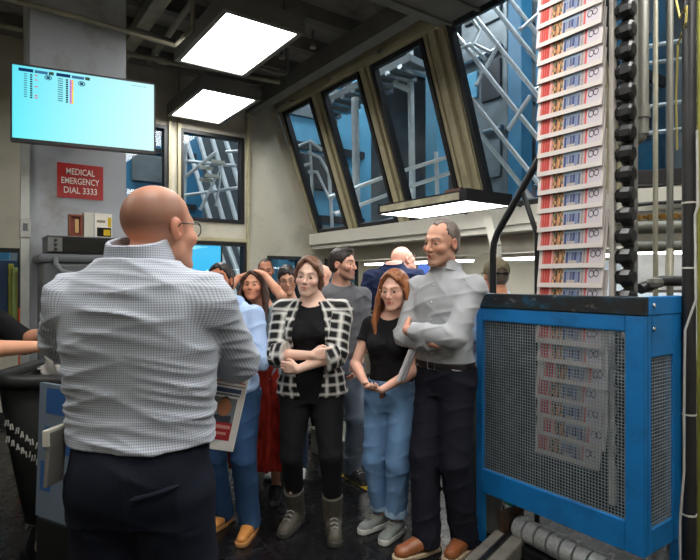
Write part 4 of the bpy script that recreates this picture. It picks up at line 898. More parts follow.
MB().box(aa+.09, bb_-.02, R0+.012, R0+.0195, zt+.02, zt2-.014).build('front_panel', mat('smoked_panel', C(14, 16, 18), rough=.12), t); m = mat('grey_fascia', C(110, 112, 112), rough=.4, metal=.5); MB().box(aa+.0, aa+.085, R0+.011, R0+.0195, zt+.014, zt2-.006).build('side_fascia', m, t)
for i in range(3): MB().lathe((aa+.045, R0+.011, zt+.028+i*.03), [(.011, 0), (.010, .012), (0, .012)], 12, (0, -1, 0)).build('knob', BLK, t, smooth=True)
MB().box(aa-.004, bb_+.004, R0+.008, 4.37, zt2, zt2+.006).build('lid', m, t); MB().box(aa+.02, bb_-.02, R0+.04, 4.3, zt, zt+.0079).build('feet', BLK, t)
zt2 += .006
def item(px0, px1, pytop, r, dep):
    D_, x0 = on_r(px0, r); _, x1 = on_r(px1, r); return x0, x1, r, r+dep, zt2, zz(pytop, D_)
x0, x1, y0, y1, z0, z1 = item(69, 82.5, 214, R0+.05, .06); t = thing('wooden_clock', 'small brown wooden box frame on the black stereo unit', 'box', ((x0+x1)/2, y0, z0)); w = .012
MB().box(x0, x0+w, y0, y1, z0, z1).box(x1-w, x1, y0, y1, z0, z1).box(x0+w, x1-w, y0, y1, z0, z0+w).box(x0+w, x1-w, y0, y1, z1-w, z1).box(x0+w, x1-w, y0+.03, y1, z0+w, z1-w).build('case', mat('brown_wood', C(120, 52, 30), rough=.4, var=.3, scale=25), t); MB().box(x0+.04, x1-.02, y0+.02, y0+.0299, z0+.03, z1-.03).build('face', mat('amber_face', C(214, 170, 110), rough=.4), t)
x0, x1, y0, y1, z0, z1 = item(84, 93.5, 212, R0+.05, .07); t = thing('white_box', 'plain white box between wooden frame and poster card', 'box', ((x0+x1)/2, y0, z0)); MB().box(x0, x1, y0, y1, z0, z1-.012).build('carton', PALE, t, bevel=.003); MB().box(x0-.002, x1+.002, y0-.002, y1+.002, z1-.012, z1).build('lid', PALE, t)
x0, x1, y0, y1, z0, z1 = item(95, 112, 213, R0+.055, .012); t = thing('poster_card', 'white card with yellow and black print on the stereo unit', 'card', ((x0+x1)/2, y0, z0)); MB().box(x0, x1, y0, y1, z0, z1).build('card', mat('card_white', C(222, 218, 206), rough=.6), t)
g = MB(); g.cur = C(30, 28, 26); W_ = x1-x0; Hh = z1-z0; g.box(x0+W_*.12, x0+W_*.95, y0-.0015, y0-.0003, z0+Hh*.05, z0+Hh*.42); g.cur = C(206, 176, 48); g.box(x0+W_*.5, x0+W_*.9, y0-.003, y0-.0016, z0+Hh*.1, z0+Hh*.34); g.box(x0+W_*.75, x0+W_*.95, y0-.0015, y0-.0003, z0+Hh*.45, z0+Hh*.85); g.cur = C(150, 140, 120); g.box(x0+W_*.1, x0+W_*.6, y0-.0015, y0-.0003, z0+Hh*.62, z0+Hh*.72); g.build('print', PAPER, t)
x0, x1, y0, y1, z0, z1 = item(103, 116, 228, R0+.03, .02)
D0, a = on_r(21, 4.44); c = W(24.5, 228, 3.78); t = thing('switch_box', 'small grey switch box on the column edge', 'switch', c); MB().box(c[0]-.03, c[0]+.035, c[1]-.03, c[1]+.04, c[2]-.07, c[2]+.07).build('case', mat('switch_grey', C(170, 170, 164), rough=.5), t, bevel=.008); MB().box(c[0]-.012, c[0]+.016, c[1]-.04, c[1]-.0301, c[2]-.02, c[2]+.03).build('toggle', GREYP, t)
c0 = W(21, 360, 3.9); t = tag(MB().cyl((c0[0], c0[1], 0), (*W(21, 308, 3.9)[:2], zz(308, 3.9)), .017, 10).build('marker_pole', mat('orange_paint', C(230, 82, 30), rough=.5), smooth=True), 'thin orange pole standing left of the grey cabinet', 'pole')

# ------------------------------------------------------------------ newspapers
WHITE_P = C(204, 196, 190)
def front_page(mb, f, full=False):
    """printed fields of the folded front page; f(u, v) is a point on the face, u across, v up (0..1)"""
    def q(u0, u1, v0, v1, c):
        mb.cur = c; mb.quad(f(u0, v0), f(u1, v0), f(u1, v1), f(u0, v1))
    q(0, 1, 0, 1, WHITE_P)
    return q
def stream_paper():
    mb = MB(); Wd, H, T_ = .372, .29, .008; tl = .135
    P = lambda u, v, o: (o+v*H*tl, (1-u)*Wd, v*H)                    # u=0 at the far side (left in the picture)
    mb.cur = C(206, 200, 194); mb.hexa([P(0, 0, 0), P(1, 0, 0), P(1, 0, T_), P(0, 0, T_), P(0, 1, 0), P(1, 1, 0), P(1, 1, T_), P(0, 1, T_)])
    mb2 = MB(); lvl = [0]
    def q(u0, u1, v0, v1, c, o=.0006): mb2.cur = c; f = lambda u, v: P(u, v, -o); mb2.quad(f(u0, v0), f(u1, v0), f(u1, v1), f(u0, v1))
    q(.0, 1, 0, 1, WHITE_P, .0004); q(.225, .745, .085, .40, C(176, 166, 162), .0005)
    v0, v1 = .085, .40
    q(.05, .085, v0, v1, C(196, 112, 104)); q(.085, .20, v0, v1, C(184, 74, 68)); q(.11, .118, v0, v1, C(206, 140, 132)); q(.15, .156, v0, v1, C(206, 140, 132)); q(.205, .225, v0, v1, C(220, 150, 140)); q(.235, .245, v0, v1, C(190, 70, 66))
    r_ = np.random.default_rng(5)
    for i in range(7):
        for j in range(5): q(.25+i*.023, .273+i*.023, v0+j*.057, v0+(j+1)*.057, tuple(np.array(C(*[(176, 128, 92), (120, 92, 70), (70, 60, 58), (206, 150, 104), (96, 110, 84)][r_.integers(5)])))) 
    for i in range(6): q(.43+i*.042, .46+i*.042+.01*r_.random(), v0+.06*r_.random(), v1-.08*r_.random(), C(*[(70, 84, 124), (120, 134, 164), (90, 100, 130)][i % 3]), .0008)
    q(.42, .69, v0+.20, v0+.27, C(150, 168, 186), .001)
    for i in range(12): q(.695, .715, v0+i*.024, v0+i*.024+.011, C(90, 90, 100))
    q(.745, .775, v0, v1, C(204, 96, 96)); q(.78, .97, v0, v1, C(196, 188, 194), .0005)
    cc = [(.835, .24, .040), (.905, .25, .038)]
    for (u, v, rr) in cc:
        for k_ in range(12):
            a0, a1 = k_*math.pi/6, (k_+1)*math.pi/6; f = lambda a, q_: P(u+math.cos(a)*q_, v+math.sin(a)*q_*1.7, -.001)
            mb2.cur = C(66, 60, 74); mb2.quad(f(a0, rr*.72), f(a0, rr), f(a1, rr), f(a1, rr*.72))
    return mb, mb2
SB = 2.545; Rlo = 1.433; bodyM, printM = stream_paper()
t = thing('newspaper', 'lowest newspaper of the hanging column just above the blue cage', 'newspaper', (SB, Rlo, 1.481), 0, 'newspapers hanging in the gripper column')
bodyM.build('pages', PAPER, t, world=False); printM.build('front_page', PAPER, t, world=False)
ords = ['second', 'third', 'fourth', 'fifth', 'sixth', 'seventh', 'eighth', 'ninth', 'tenth', 'eleventh', 'twelfth', 'thirteenth', 'fourteenth', 'fifteenth', 'sixteenth', 'seventeenth', 'eighteenth']
rg = np.random.default_rng(3)
def place(c, z, j=.004):
    c.location = (SB+float(rg.normal(0, .0012)), Rlo+float(rg.normal(0, j)), z); c.rotation_euler = (float(rg.normal(0, .006)), 0, 0)
for i in range(17):
    c = copy_tree(t); place(c, 1.481+.101*(i+1), .0035); c['label'] = '%s newspaper up from the cage in the hanging column' % ords[i]
for i in range(9):
    c = copy_tree(t); place(c, 1.481-.101*(i+1), .011); c['label'] = '%s newspaper down behind the blue cage mesh' % (['first']+ords)[i]; c['group'] = 'newspapers behind the cage mesh'
# gripper chain beside the column
t = thing('gripper_conveyor', 'vertical black gripper chain beside the newspaper column', 'conveyor', (2.63, 1.34, .4))
MB().box(2.60, 2.63, 1.405, 1.428, .4, ZC-.2).build('rail', mat('pale_rail', C(196, 190, 182), rough=.45), t); MB().box(2.685, 2.72, 1.345, 1.40, .4, ZC-.2).build('backbone', STEEL, t)
for i in range(27):
    z = .62+i*.1015; mb = MB(); mb.lathe((2.642, 1.325, z), [(.0, 0), (.030, 0), (.043, .008), (.046, .05), (.042, .058), (.034, .07), (.034, .088), (.0, .088)], 9, (0, 1, 0)); mb.box(2.650, 2.69, 1.35, 1.39, z-.05, z-.03)
    mb.build('gripper', BLK, t)
# ------------------------------------------------------------------ the blue cage
S0, Ra, Rb, S1 = 2.42, 1.17, 2.13, 2.80; Zb, Zt = .29, 1.445; th = .035
t = thing('machine_guard', 'blue enamelled mesh guard cage round the newspaper column', 'machine guard', ((S0+S1)/2, (Ra+Rb)/2, 0))
mb = MB(); f = lambda r0, r1, z0, z1: mb.box(S0, S0+th, r0, r1, z0, z1)
f(Ra, Ra+.085, Zb, 1.36); f(Rb-.05, Rb, 0, 1.36); f(Ra+.085, Rb-.05, Zb, .43); f(Ra+.085, Rb-.05, 1.285, 1.36); mb.build('front_frame', BLUE, t, bevel=.006)
mb = MB().box(S0-.004, S0+th, Ra-.004, Rb+.004, 1.36, Zt); mb.build('top_rail', WORN, t, bevel=.006)
mb = MB(); g2 = lambda s0, s1, z0, z1, r=Ra: mb.box(s0, s1, r, r+th, z0, z1)
g2(S0+th, S0+th+.035, Zb, 1.36); g2(2.70, S1, Zb, 1.36); g2(S0+.07, 2.70, Zb, .40); g2(S0+.07, 2.70, 1.17, 1.36); mb.build('side_frame', BLUE, t, bevel=.006)
MB().box(S0+th, S1, Ra-.003, Ra+th, 1.36, Zt).build('side_rail', BLUE, t, bevel=.006)
MB().box(S1-.03, S1, Ra+.04, Rb, Zb, 1.36).build('back_panel', mat('cage_inside', C(22, 24, 27), rough=.6, var=.25, scale=6), t)
mb = MB().box(S0+th, S1-.03, Rb-.03, Rb, Zb, 1.36); mb.build('side_panel', bpy.data.materials['cage_inside'], t)
MB().box(S1-.05, S1, Ra, Ra+.04, 0, Zb).build('leg', BLUE, t); MB().box(S1-.05, S1, Rb-.05, Rb, 0, Zb).build('leg', BLUE, t)
mb = MB(); pt = .0158; w = .0032
for r in np.arange(Ra+.09, Rb-.05, pt): mb.box(S0+.012, S0+.015, r, r+w, .425, 1.29)
for z in np.arange(.432, 1.288, pt): mb.box(S0+.0095, S0+.012, Ra+.08, Rb-.045, z, z+w)
mb.build('front_mesh', WIRE, t)
mb = MB()
for s in np.arange(S0+.072, 2.70, pt): mb.box(s, s+w, Ra+.012, Ra+.015, .395, 1.175)
for z in np.arange(.402, 1.17, pt): mb.box(S0+.068, 2.705, Ra+.0095, Ra+.012, z, z+w)
mb.build('side_mesh', WIRE, t)
mb = MB()
for s, z in ((2.50, 1.405), (2.50, 1.30)): mb.lathe((s, Ra-.003, z), [(.012, 0), (.012, .004), (.008, .008), (0, .008)], 10, (0, -1, 0))
mb.build('bolt', CHROME, t)
# transport roller with segmented drum under the cage, on its plinth
a = Vector(W(518, 527, 3.02)); b_ = Vector(W(640, 588, 2.42)); a.z = .13; b_.z = .13; dv = (b_-a).normalized(); L = (b_-a).length
t = thing('delivery_roller', 'segmented chrome roller lying on the floor under the blue cage', 'roller', (a.x, a.y, 0)); n = 9
for i in range(n):
    p = a+dv*(L*i/n+.006); q = a+dv*(L*(i+1)/n-.006); MB().tube([p, q], .062, 20).build('segment', mat('ribbed_chrome', C(206, 208, 208), rough=.28, metal=.6, var=.2, scale=60, bump=.3, bscale=120) if i == 0 else bpy.data.materials['ribbed_chrome'], t, smooth=True)
MB().tube([a-dv*.05, b_+dv*.05], .04, 14).build('axle', BLKM, t, smooth=True); MB().bar(a-dv*.06, a-dv*.03, .17, .17).build('end_plate', mat('brown_plate', C(70, 52, 40), rough=.6), t)
MB().bar(Vector((a.x, a.y, .035)), Vector((b_.x, b_.y, .035)), .14, .06).build('bracket', BLKM, t); MB().bar(Vector((a.x, a.y, .013))-dv*.045, Vector((b_.x, b_.y, .013)), .16, .024).build('base', BLKM, t)
t = thing('floor_beam', 'dusty grey floor beam running from the chrome roller to the foreground', 'beam', W(450, 545, 2.95)[:2]+(0,)); c0 = Vector(W(510, 545, 3.0)); c1 = Vector(W(440, 640, 2.35)); c0.z = c1.z = .05
MB().bar(c0, c1, .17, .10).build('beam', mat('dusty_grey', C(104, 100, 92), rough=.7, var=.2, scale=12), t, bevel=.01); MB().bar(c0+Vector((0, 0, .056)), c1+Vector((0, 0, .056)), .03, .012).build('slot', BLK, t)
c = W(493, 520, 3.25); t = tag(MB().cyl((c[0], c[1], 0), (c[0], c[1], .36), .055, 18).build('bollard', mat('grey_post', C(120, 120, 114), rough=.5), smooth=True), 'short grey post behind the left leg of the cage', 'post')

# ------------------------------------------------------------------ pipes at the right
def vpipe(label, px, D, r, m, top=ZC, bottom=0., **k):
    c = W(px, 280, D); return pipe('pipe', label, 'pipe', [(c[0], c[1], bottom), (c[0], c[1], (bottom+top)/2), (c[0], c[1], top)], r, m, 14, **k)
c = W(642, 115, 3.0); bc = Vector(c)
pipe('pipe', 'thick grey vertical pipe ending in an elbow right of the grippers', 'pipe', [(c[0], c[1], ZC), c, W(642, 126, 3.0), W(640, 137, 3.0), W(634, 142, 3.02), W(622, 143, 3.1)], .034, GREYPIPE, 16, bands=[(W(642, 112, 3.0), (0, 0, 1), .042, .07), (W(641, 132, 3.0), (0, 0, 1), .041, .03)])
vpipe('thin pale rod left of the dark vertical pipe', 655.5, 3.1, .014, CHAN); vpipe('thin grey rod next to the dark vertical pipe', 670, 3.1, .018, GREYPIPE)
o = vpipe('tall dark pipe with cable ties at the right edge', 689, 2.55, .030, DARKPIPE)
for y in (203, 268, 414, 514):
    p = Vector(W(689, y, 2.55)); MB().tube([p-Vector((0, 0, .004)), p+Vector((0, 0, .004))], .0325, 14).build('cable_tie', mat('tie_white', C(200, 196, 186), rough=.6) if y == 203 else bpy.data.materials['tie_white'], o)
pipe('cable', 'thin white cable running down the dark pipe', 'cable', Wl((697, 130, 2.5), (698, 205, 2.5), (695, 215, 2.5), (696, 300, 2.5), (685, 330, 2.49), (684, 410, 2.49), (684, 470, 2.49), (680, 520, 2.48), (680, 575, 2.48)), .006, mat('cable_white', C(176, 174, 168), rough=.5), 8)
vpipe('yellow green pipe at the right border of the view', 700.5, 2.9, .018, mat('yellow_green', C(140, 138, 62), rough=.5))
pipe('cord', 'thin yellow cord tied across the dark pipe near the top', 'cord', Wl((676, 0, 2.7), (680, 18, 2.6), (687, 6, 2.49), (686, 22, 2.5), (678, 45, 2.7), (676, 95, 2.8), (677, 150, 2.9)), .005, mat('cord_yellow', C(196, 180, 96), rough=.7), 6)
pipe('pipe', 'thick horizontal pipe with pale dust behind the rods', 'pipe', Wl((628, 228, 3.35), (720, 226, 3.35)), .040, GREYPIPE, 14)
pipe('pipe', 'lower horizontal grey pipe just above the white panel', 'pipe', Wl((630, 247, 3.3), (720, 245, 3.3)), .032, GREYPIPE, 14)
pipe('pipe', 'thin dark horizontal pipe above the dusty pipe', 'pipe', Wl((628, 206, 3.4), (655, 203, 3.4), (720, 200, 3.4)), .012, DARKPIPE, 10)
mb = MB(); A, B_ = Vector(W(630, 218, 3.2)), Vector(W(720, 214, 3.2))
for i in range(15):
    p = A.lerp(B_, i/15); q = A.lerp(B_, (i+.8)/15); mb.bar(p, q, .02 if i % 2 else .03, .035 if i % 2 else .022)
tag(mb.build('drive_chain', mat('oily_brass', C(150, 112, 52), rough=.4, metal=.6, var=.4, scale=40), bevel=.002), 'brown oily drive chain stretched across the rods', 'chain')
t = thing('valve', 'dark valve and pipe joint above the back of the cage', 'valve', W(672, 280, 2.75)); mb = MB()
mb.tube(Wl((640, 289, 2.75), (662, 281, 2.78), (690, 281, 2.8)), .028, 12); mb.build('manifold', DARKPIPE, t, smooth=True); MB().tube(Wl((669, 281, 2.79), (670, 250, 2.85)), .02, 10).build('riser', CHAN, t, smooth=True); MB().lathe(W(655, 283, 2.74), [(0, -.03), (.035, -.02), (.04, 0), (.035, .02), (0, .03)], 14).build('wheel', GREYPIPE, t)
for i, (y0, y1, m, s) in enumerate(((172, 186, DARKPIPE, 'dark'), (190, 204, PALE, 'pale'))):
    a = Vector(W(626, y0+7, 3.7)); b_ = Vector(W(730, y0+1, 3.7)); tag(MB().bar(a, b_, .08, (y1-y0)/F*3.7).build('cross_beam', m, bevel=.004), '%s horizontal beam behind the pipes at the right' % s, 'beam')
t = thing('light_screen', 'bright white panel low behind the pipes at the right', 'panel', W(665, 268, 3.9)); a = Vector(W(624, 272, 3.9)); b_ = Vector(W(740, 272, 3.9)); MB().bar(a, b_, .03, .26).build('board', mat('white_board', C(226, 228, 228), rough=.4), t); MB().bar(a+Vector((0, 0, -.14)), b_+Vector((0, 0, -.14)), .05, .02).build('ledge', STEEL, t)
for p in (a, b_): MB().cyl((p.x, p.y, 0), (p.x, p.y, p.z-.15), .02, 8).build('post', STEEL, t)
# black bent tubes behind the cage
t = thing('tube_frame', 'thick black bent tube rising from the cage to the newspapers', 'frame', W(493, 292, 3.22)); MB().tube(Wl((493, 300, 3.22), (493, 255, 3.22), (494, 243, 3.22), (498, 232, 3.2), (512, 207, 3.12), (545, 148, 2.98)), .021, 12).build('tube', BLKM, t, smooth=True)
c = W(493, 300, 3.22); MB().cyl((c[0], c[1], 0), c, .022, 10).build('post', BLKM, t, smooth=True)
t = thing('tube_frame', 'thinner black bent tube left of the lower newspapers', 'frame', W(537, 290, 3.0)); MB().tube(Wl((537, 296, 3.0), (537, 238, 3.0), (536, 232, 3.0), (527, 205, 3.05), (522, 190, 3.08), (532, 170, 3.03)), .014, 10).build('tube', BLKM, t, smooth=True)
c = W(537, 296, 3.0); MB().cyl((c[0], c[1], 0), c, .015, 8).build('post', BLKM, t, smooth=True)
# recess furniture
t = thing('whiteboard', 'wide pale blue board in the recess behind the cap wearer', 'board', (5.6, 1.6, 1.4)); MB().box(5.575, 5.61, .3, 3.95, .9, 1.73).build('board', mat('board_pale', C(206, 220, 234), rough=.3, var=.03), t); MB().box(5.56, 5.574, .28, 3.97, .86, .9).box(5.56, 5.574, .28, 3.97, 1.73, 1.76).build('frame', CHAN, t)
t = thing('counter', 'pale worktop running along the recess wall', 'counter', (5.3, 3.5, 0)); MB().box(5.0, 5.6, -.5, 6.6, .86, .90).build('worktop', PALE, t, bevel=.005)
for r in (-.4, 1.9, 4.2, 6.5): MB().box(5.05, 5.55, r, r+.04, 0, .86).build('support', STEEL, t)
c = W(430, 268, 7.4); t = thing('monitor', 'blue glowing monitor on the recess counter behind the bald man', 'monitor', (5.3, c[1], .9)); d_, r_ = on_s(431, 5.3); z = zz(268, d_); MB().box(5.29, 5.33, r_-.27, r_+.27, z-.17, z+.17).build('bezel', BLK, t, bevel=.004); MB().box(5.286, 5.2899, r_-.25, r_+.25, z-.15, z+.15).build('display', emit('blue_display', C(96, 130, 220), .55), t); MB().cyl((5.32, r_, .915), (5.32, r_, z-.17), .025, 8).build('stand', BLK, t); MB().box(5.22, 5.42, r_-.12, r_+.12, .9, .915).build('base', BLK, t)
# white diagonal post in the recess opening
a = Vector(W(489, 214, 4.95)); b_ = Vector(W(497, 245, 4.9)); t = thing('brace_post', 'white steel brace post behind the black bent tube', 'post', W(495, 245, 4.9)); MB().bar(W(487, 208, 5.0), W(496, 246, 4.95), .09, .05).build('brace', PALE, t); MB().bar(W(496, 246, 4.95), (*W(496, 246, 4.95)[:2], 0), .08, .06, (0, 1, 0)).build('post', PALE, t)
# floor tape, low olive block
a = Vector(W(344, 475, 4.19)); b_ = Vector(W(384, 496, 3.76)); a.z = b_.z = .0016; dv = (b_-a).normalized(); sd = Vector((-dv.y, dv.x, 0)); L = (b_-a).length
t = thing('floor_tape', 'yellow and black hazard tape on the floor behind the jeans', 'tape', tuple((a+b_)/2)); MB().bar(a, b_, .085, .0028).build('tape', mat('tape_yellow', C(206, 178, 44), rough=.5, dirt=(C(120, 100, 30), .6, 20)), t); mb = MB()
for i in range(8): p = a+dv*(L*(i+.5)/8)+Vector((0, 0, .0018)); mb.obox(p, (dv+sd).normalized()*.05, (dv-sd).normalized()*.007, (0, 0, .0004))
mb.build('stripes', BLK, t)
c0 = W(352, 470, 4.25); t = thing('reflection_block', 'low dark olive block behind the group added for a reflection in the floor', 'step', (c0[0], c0[1]+.4, 0)); mo = mat('olive_grey', C(92, 94, 82), rough=.6, var=.15); MB().box(c0[0]-.02, c0[0]+.4, c0[1]+.1, c0[1]+.6, 0, .20).build('block', mo, t, bevel=.01); MB().box(c0[0]-.03, c0[0]+.41, c0[1]+.09, c0[1]+.61, .20, .22).build('top_slab', mo, t, bevel=.005)  # block added in place of the wall's olive reflection in the floor

# ------------------------------------------------------------------ black wheeled tub and the board
ang = math.radians(-33); c = W(108, 520, 3.10); t = thing('tub_cart', 'black wheeled tub cart full of waste newspapers at the left', 'cart', (c[0], c[1], 0), ang)
CART = mat('black_tub', C(38, 39, 40), rough=.5, var=.15, bump=.05); L_, B0 = .40, .36
def ring(z, sx_, sy_, n=40):
    o = []
    for i in range(n):
        a = 2*math.pi*i/n; o.append((math.copysign(abs(math.cos(a))**.35, math.cos(a))*sx_, math.copysign(abs(math.sin(a))**.35, math.sin(a))*sy_, z))
    return o
prof = [(.20, .30, .25), (.24, .36, .30), (.60, .42, .34), (1.0, .47, .38), (1.0, .445, .355), (.62, .40, .32), (.27, .33, .27)]
V = []; Fc = []; n = 40
for z, a_, b__ in prof: V += ring(z, a_, b__)
for i in range(len(prof)-1):
    for k_ in range(n): Fc.append((i*n+k_, i*n+(k_+1) % n, (i+1)*n+(k_+1) % n, (i+1)*n+k_))
Fc += [tuple(range(n-1, -1, -1)), tuple((len(prof)-1)*n+k_ for k_ in range(n))]
mesh_obj('tub', V, Fc, CART, t, True, world=False); MB().tube(ring(1.005, .475, .385), .036, 10, True).build('rim', CART, t, smooth=True, world=False)
for x in (-.29, .29):
    for yy in (-.24, .24):
        wmb = MB(); wmb.lathe((x-.02, yy, .115), [(.04, 0), (.095, 0), (.113, .008), (.113, .036), (.095, .044), (.04, .044)], 24, (1, 0, 0)); wo = wmb.build('wheel', BLK, t, smooth=True, world=False); MB().lathe((x-.022, yy, .115), [(0, 0), (.04, 0), (.04, .048), (0, .048)], 14, (1, 0, 0)).build('hub', CHAN, wo, world=False); MB().box(x-.03, x+.03, yy-.03, yy+.03, .16, .235).build('fork', STEEL, t, world=False)
# white lettering on the tub side that faces the room (illegible strokes)
mb = MB(); g_ = np.random.default_rng(9)
for li in range(3):
    for k_ in range(9):
        y0 = -.30+li*.02+k_*.045; zc_ = .76-li*.085-k_*.014; sx_ = .365+.0
        if li == 2 and k_ > 5: continue
        for s in range(2): mb.bar((.366+.018+s*.0, y0+s*.014, zc_-.022), (.384, y0+.008+s*.014+g_.uniform(-.01, .01), zc_+.022), .008, .004)
mb2 = MB(); 
for li in range(2):
    for k_ in range(7):
        x0 = -.36+k_*.024; zc_ = .80-li*.085-k_*.020
        for s in range(2): mb2.bar((x0+s*.013, -.375-(zc_-.8)*.1, zc_-.020), (x0+.006+s*.010+g_.uniform(-.008, .008), -.381-(zc_-.8)*.1, zc_+.012), .004, .006)
mb2.build('lettering', mat('letter_white', C(206, 206, 200), rough=.6), t, world=False)
M = XF[t.name]
def crumple(label, x, y, z, r, seed, flat=.55):
    F_ = Field(vv(x-r*1.6, y-r*1.6, z-r*1.2), vv(x+r*1.6, y+r*1.6, z+r*1.2), .011); F_.add(ell(vv(x, y, z), vv(r, r*.9, r*flat)), 0); F_.noise(folds(seed, .035, [((1, .2, .3), .12), ((.1, 1, .4), .14), ((.5, -.4, 1), .10)], patch=.3), .06)
    V, Q = F_.mesh(); V = V @ np.array(M)[:3, :3].T+np.array(M)[:3, 3]; o = mesh_obj('waste_paper', V, None, PAPER, None, True, quads=Q, col=[tuple(np.array(C(212, 208, 202)))]*len(V)); tag(o, label, 'paper', 'waste papers in the tub cart'); return o
crumple('crumpled white waste paper at the front of the tub cart', -.26, -.14, .87, .14, 1); crumple('crumpled white waste paper in the middle of the tub cart', .05, .02, .83, .17, 2); crumple('crumpled white waste paper at the back of the tub cart', -.27, .13, 1.02, .15, 3, .85); crumple('crumpled white waste paper at the right end of the tub cart', .27, .0, .80, .14, 4)
bp = [Vector(W(39.5, 333, 3.02)), Vector(W(37.5, 516, 3.02))]; p0 = Vector(W(38, 514, 2.46)); p1 = Vector(W(84, 499, 2.30)); p2 = Vector(W(56, 335, 3.0)); 
t = thing('board_panel', 'blue striped grey board leaning left of the man in the checked shirt', 'board', (p0.x, p0.y, 0)); bx_ = (Vector((p1.x, p1.y, 0))-Vector((p0.x, p0.y, 0))).normalized(); up_ = Vector((FW[0]*.06, FW[1]*.06, 1)).normalized()
p0.z = zz(514, 2.46); Bd = MB(); nrm = bx_.cross(up_).normalized(); wB, hB = .28, .60
Bd.obox(p0+bx_*wB/2+up_*hB/2, bx_*wB/2, nrm*.012, up_*hB/2); Bd.build('board', mat('board_grey', C(92, 104, 118), rough=.5, var=.08), t); Bs = MB()
for (u0, u1, v0, v1) in ((.18, .9, .50, .68), (.10, .38, .20, .42), (.2, .95, .78, .97)): q = lambda u, v: p0+bx_*(wB*u)+up_*(hB*v)+nrm*.0135; Bs.quad(q(u0, v0), q(u1, v0), q(u1, v1), q(u0, v1))
Bs.build('stripes', mat('stripe_blue', C(24, 74, 128), rough=.5), t); Ft = MB().bar(p0+Vector((0, 0, -p0.z/2))+bx_*.03, p0+bx_*(wB-.03)+Vector((0, 0, -p0.z/2)), .05, p0.z); Ft.build('foot', BLK, t)
# ------------------------------------------------------------------ people
def cloth(name, c, **k):
    a = dict(rough=.85, var=.12, scale=14, bump=.25, bscale=220, spec=.2); a.update(k); return mat(name, c, **a)
NAVY = cloth('navy_trousers', C(30, 33, 44), spec=.1); BLACKC = cloth('black_cotton', C(26, 26, 28), spec=.15)
LACE = cloth('laces_grey', C(150, 148, 140)); LACEB = cloth('laces_black', C(30, 28, 26))
def denim(name, c, fade): return mat(name, c, rough=.85, var=.25, scale=5, bump=.3, bscale=260, dirt=(fade, .7, 4.), spec=.15, stretch=(1, 1, .6))
GING = check_mat('fine_grey_check', C(203, 206, 211), C(134, 144, 163), .0066, .0066, .5, .5, .25)
PLAID = check_mat('black_white_plaid', C(176, 174, 170), C(14, 14, 16), .056, .056, .62, .62, .10, light=C(228, 226, 220))
GREYSH = check_mat('grey_fine_stripe', C(168, 170, 172), C(132, 135, 140), .006, 50., .5, .0, .3)
BLUESH = check_mat('pale_blue_stripe', C(176, 198, 232), C(140, 170, 216), .008, 50., .5, .0, .3)
side_n = vv

# the speaker, seen from behind
ZL = [(.83, .165, .10, .12, 0), (.88, .186, .12, .142, 0), (.96, .182, .14, .136, 0), (1.04, .174, .150, .112, 0), (1.12, .176, .160, .106, 0), (1.22, .190, .155, .116, 0), (1.31, .198, .138, .126, 0), (1.385, .196, .114, .120, -.006), (1.44, .158, .090, .100, -.010), (1.485, .098, .070, .078, -.012), (1.53, .068, .060, .066, -.008)]
SPK, sk = person('bald man in a checked shirt standing with his back to the camera', 141, 1.53, 183, 1.84, lvs=ZL, wid=.96, hphi=214, hpitch=-4, hoff=(.036, .02, -.046), skin=C(206, 150, 124), wface=1.06, hs=1.03, h=.004, ch=.0055,
    face=dict(brow=C(110, 80, 62), buzz=(C(120, 82, 66), .75)), glasses=.9, seed=3,
    arms={'R': dict(w=(.05, .42, 1.28), h=(.42, 0, -.6), dz=-.012), 'L': dict(w=(-.16, .40, 1.27), h=(-1, 0, -.35), dz=-.012)}, hands={'R': dict(d=(-.3, .8, -.3), n=(-.9, -.2, -.1), curl=.9, thumb=.9), 'L': dict(d=(.4, .9, .1), n=(.2, -.2, -1), curl=.6)},
    tops=[dict(name='shirt', mat=GING, e=.024, hem=1.015, sleeve=1.93, collar=True, cgap=.03, ctilt=16, cz=1.508, amp=.0065, dirs=[((.15, 0, 1), .06), ((-.22, .1, 1), .085), ((.35, .2, 1), .11), ((.1, .2, 1), .05)], patch=.34)],
    bottom=dict(type='trousers', mat=NAVY, waist=1.03, e=.008, r=(.118, .094, .078), amp=.007), shoes=dict(kind='dress', mat=cloth('black_shoe', C(24, 22, 22), rough=.35, bump=0)))
# pocket welt, phone in the left pocket
T, S, LV, Os = sk['T'], sk['S'], sk['LV'], sk['Os']
def on_back(x, z, off): 
    a_ = np.interp(z*S, [l[0] for l in LV], [l[1] for l in LV])+.018; b_ = np.interp(z*S, [l[0] for l in LV], [l[3] for l in LV])+.018; q = min(.99, abs(x*S)/a_); return vv(x*S, -b_*(1-q**2.3)**(1/2.3)-off, z*S)
tr = [o for o in SPK.children if o.name.startswith('trousers')][0]
m_ = MB(); m_.tube([on_back(x, .915+.022*(x-.06)/.1, .012) for x in np.linspace(.045, .15, 9)], [.003]+[.007]*7+[.003], 8); m_.build('pocket_welt', NAVY, tr, smooth=True, world=False)
def carried(name, label, cat, mb, m, **k): return tag(mb.build(name, m, **k), label, cat)
Mz = np.array(XF[SPK.name]); wp = lambda p: Vector((Mz[:3, :3] @ np.asarray(p, float)+Mz[:3, 3]))
a_ = wp(on_back(-.178, .93, .02)); t = thing('phone_case', 'pale phone case sticking out of the left trouser pocket of the checked shirt man', 'phone', tuple(a_)); up_ = Vector((0, 0, 1)); rx_ = (wp((1, 0, 0))-wp((0, 0, 0))); fx_ = (wp((0, 1, 0))-wp((0, 0, 0)))
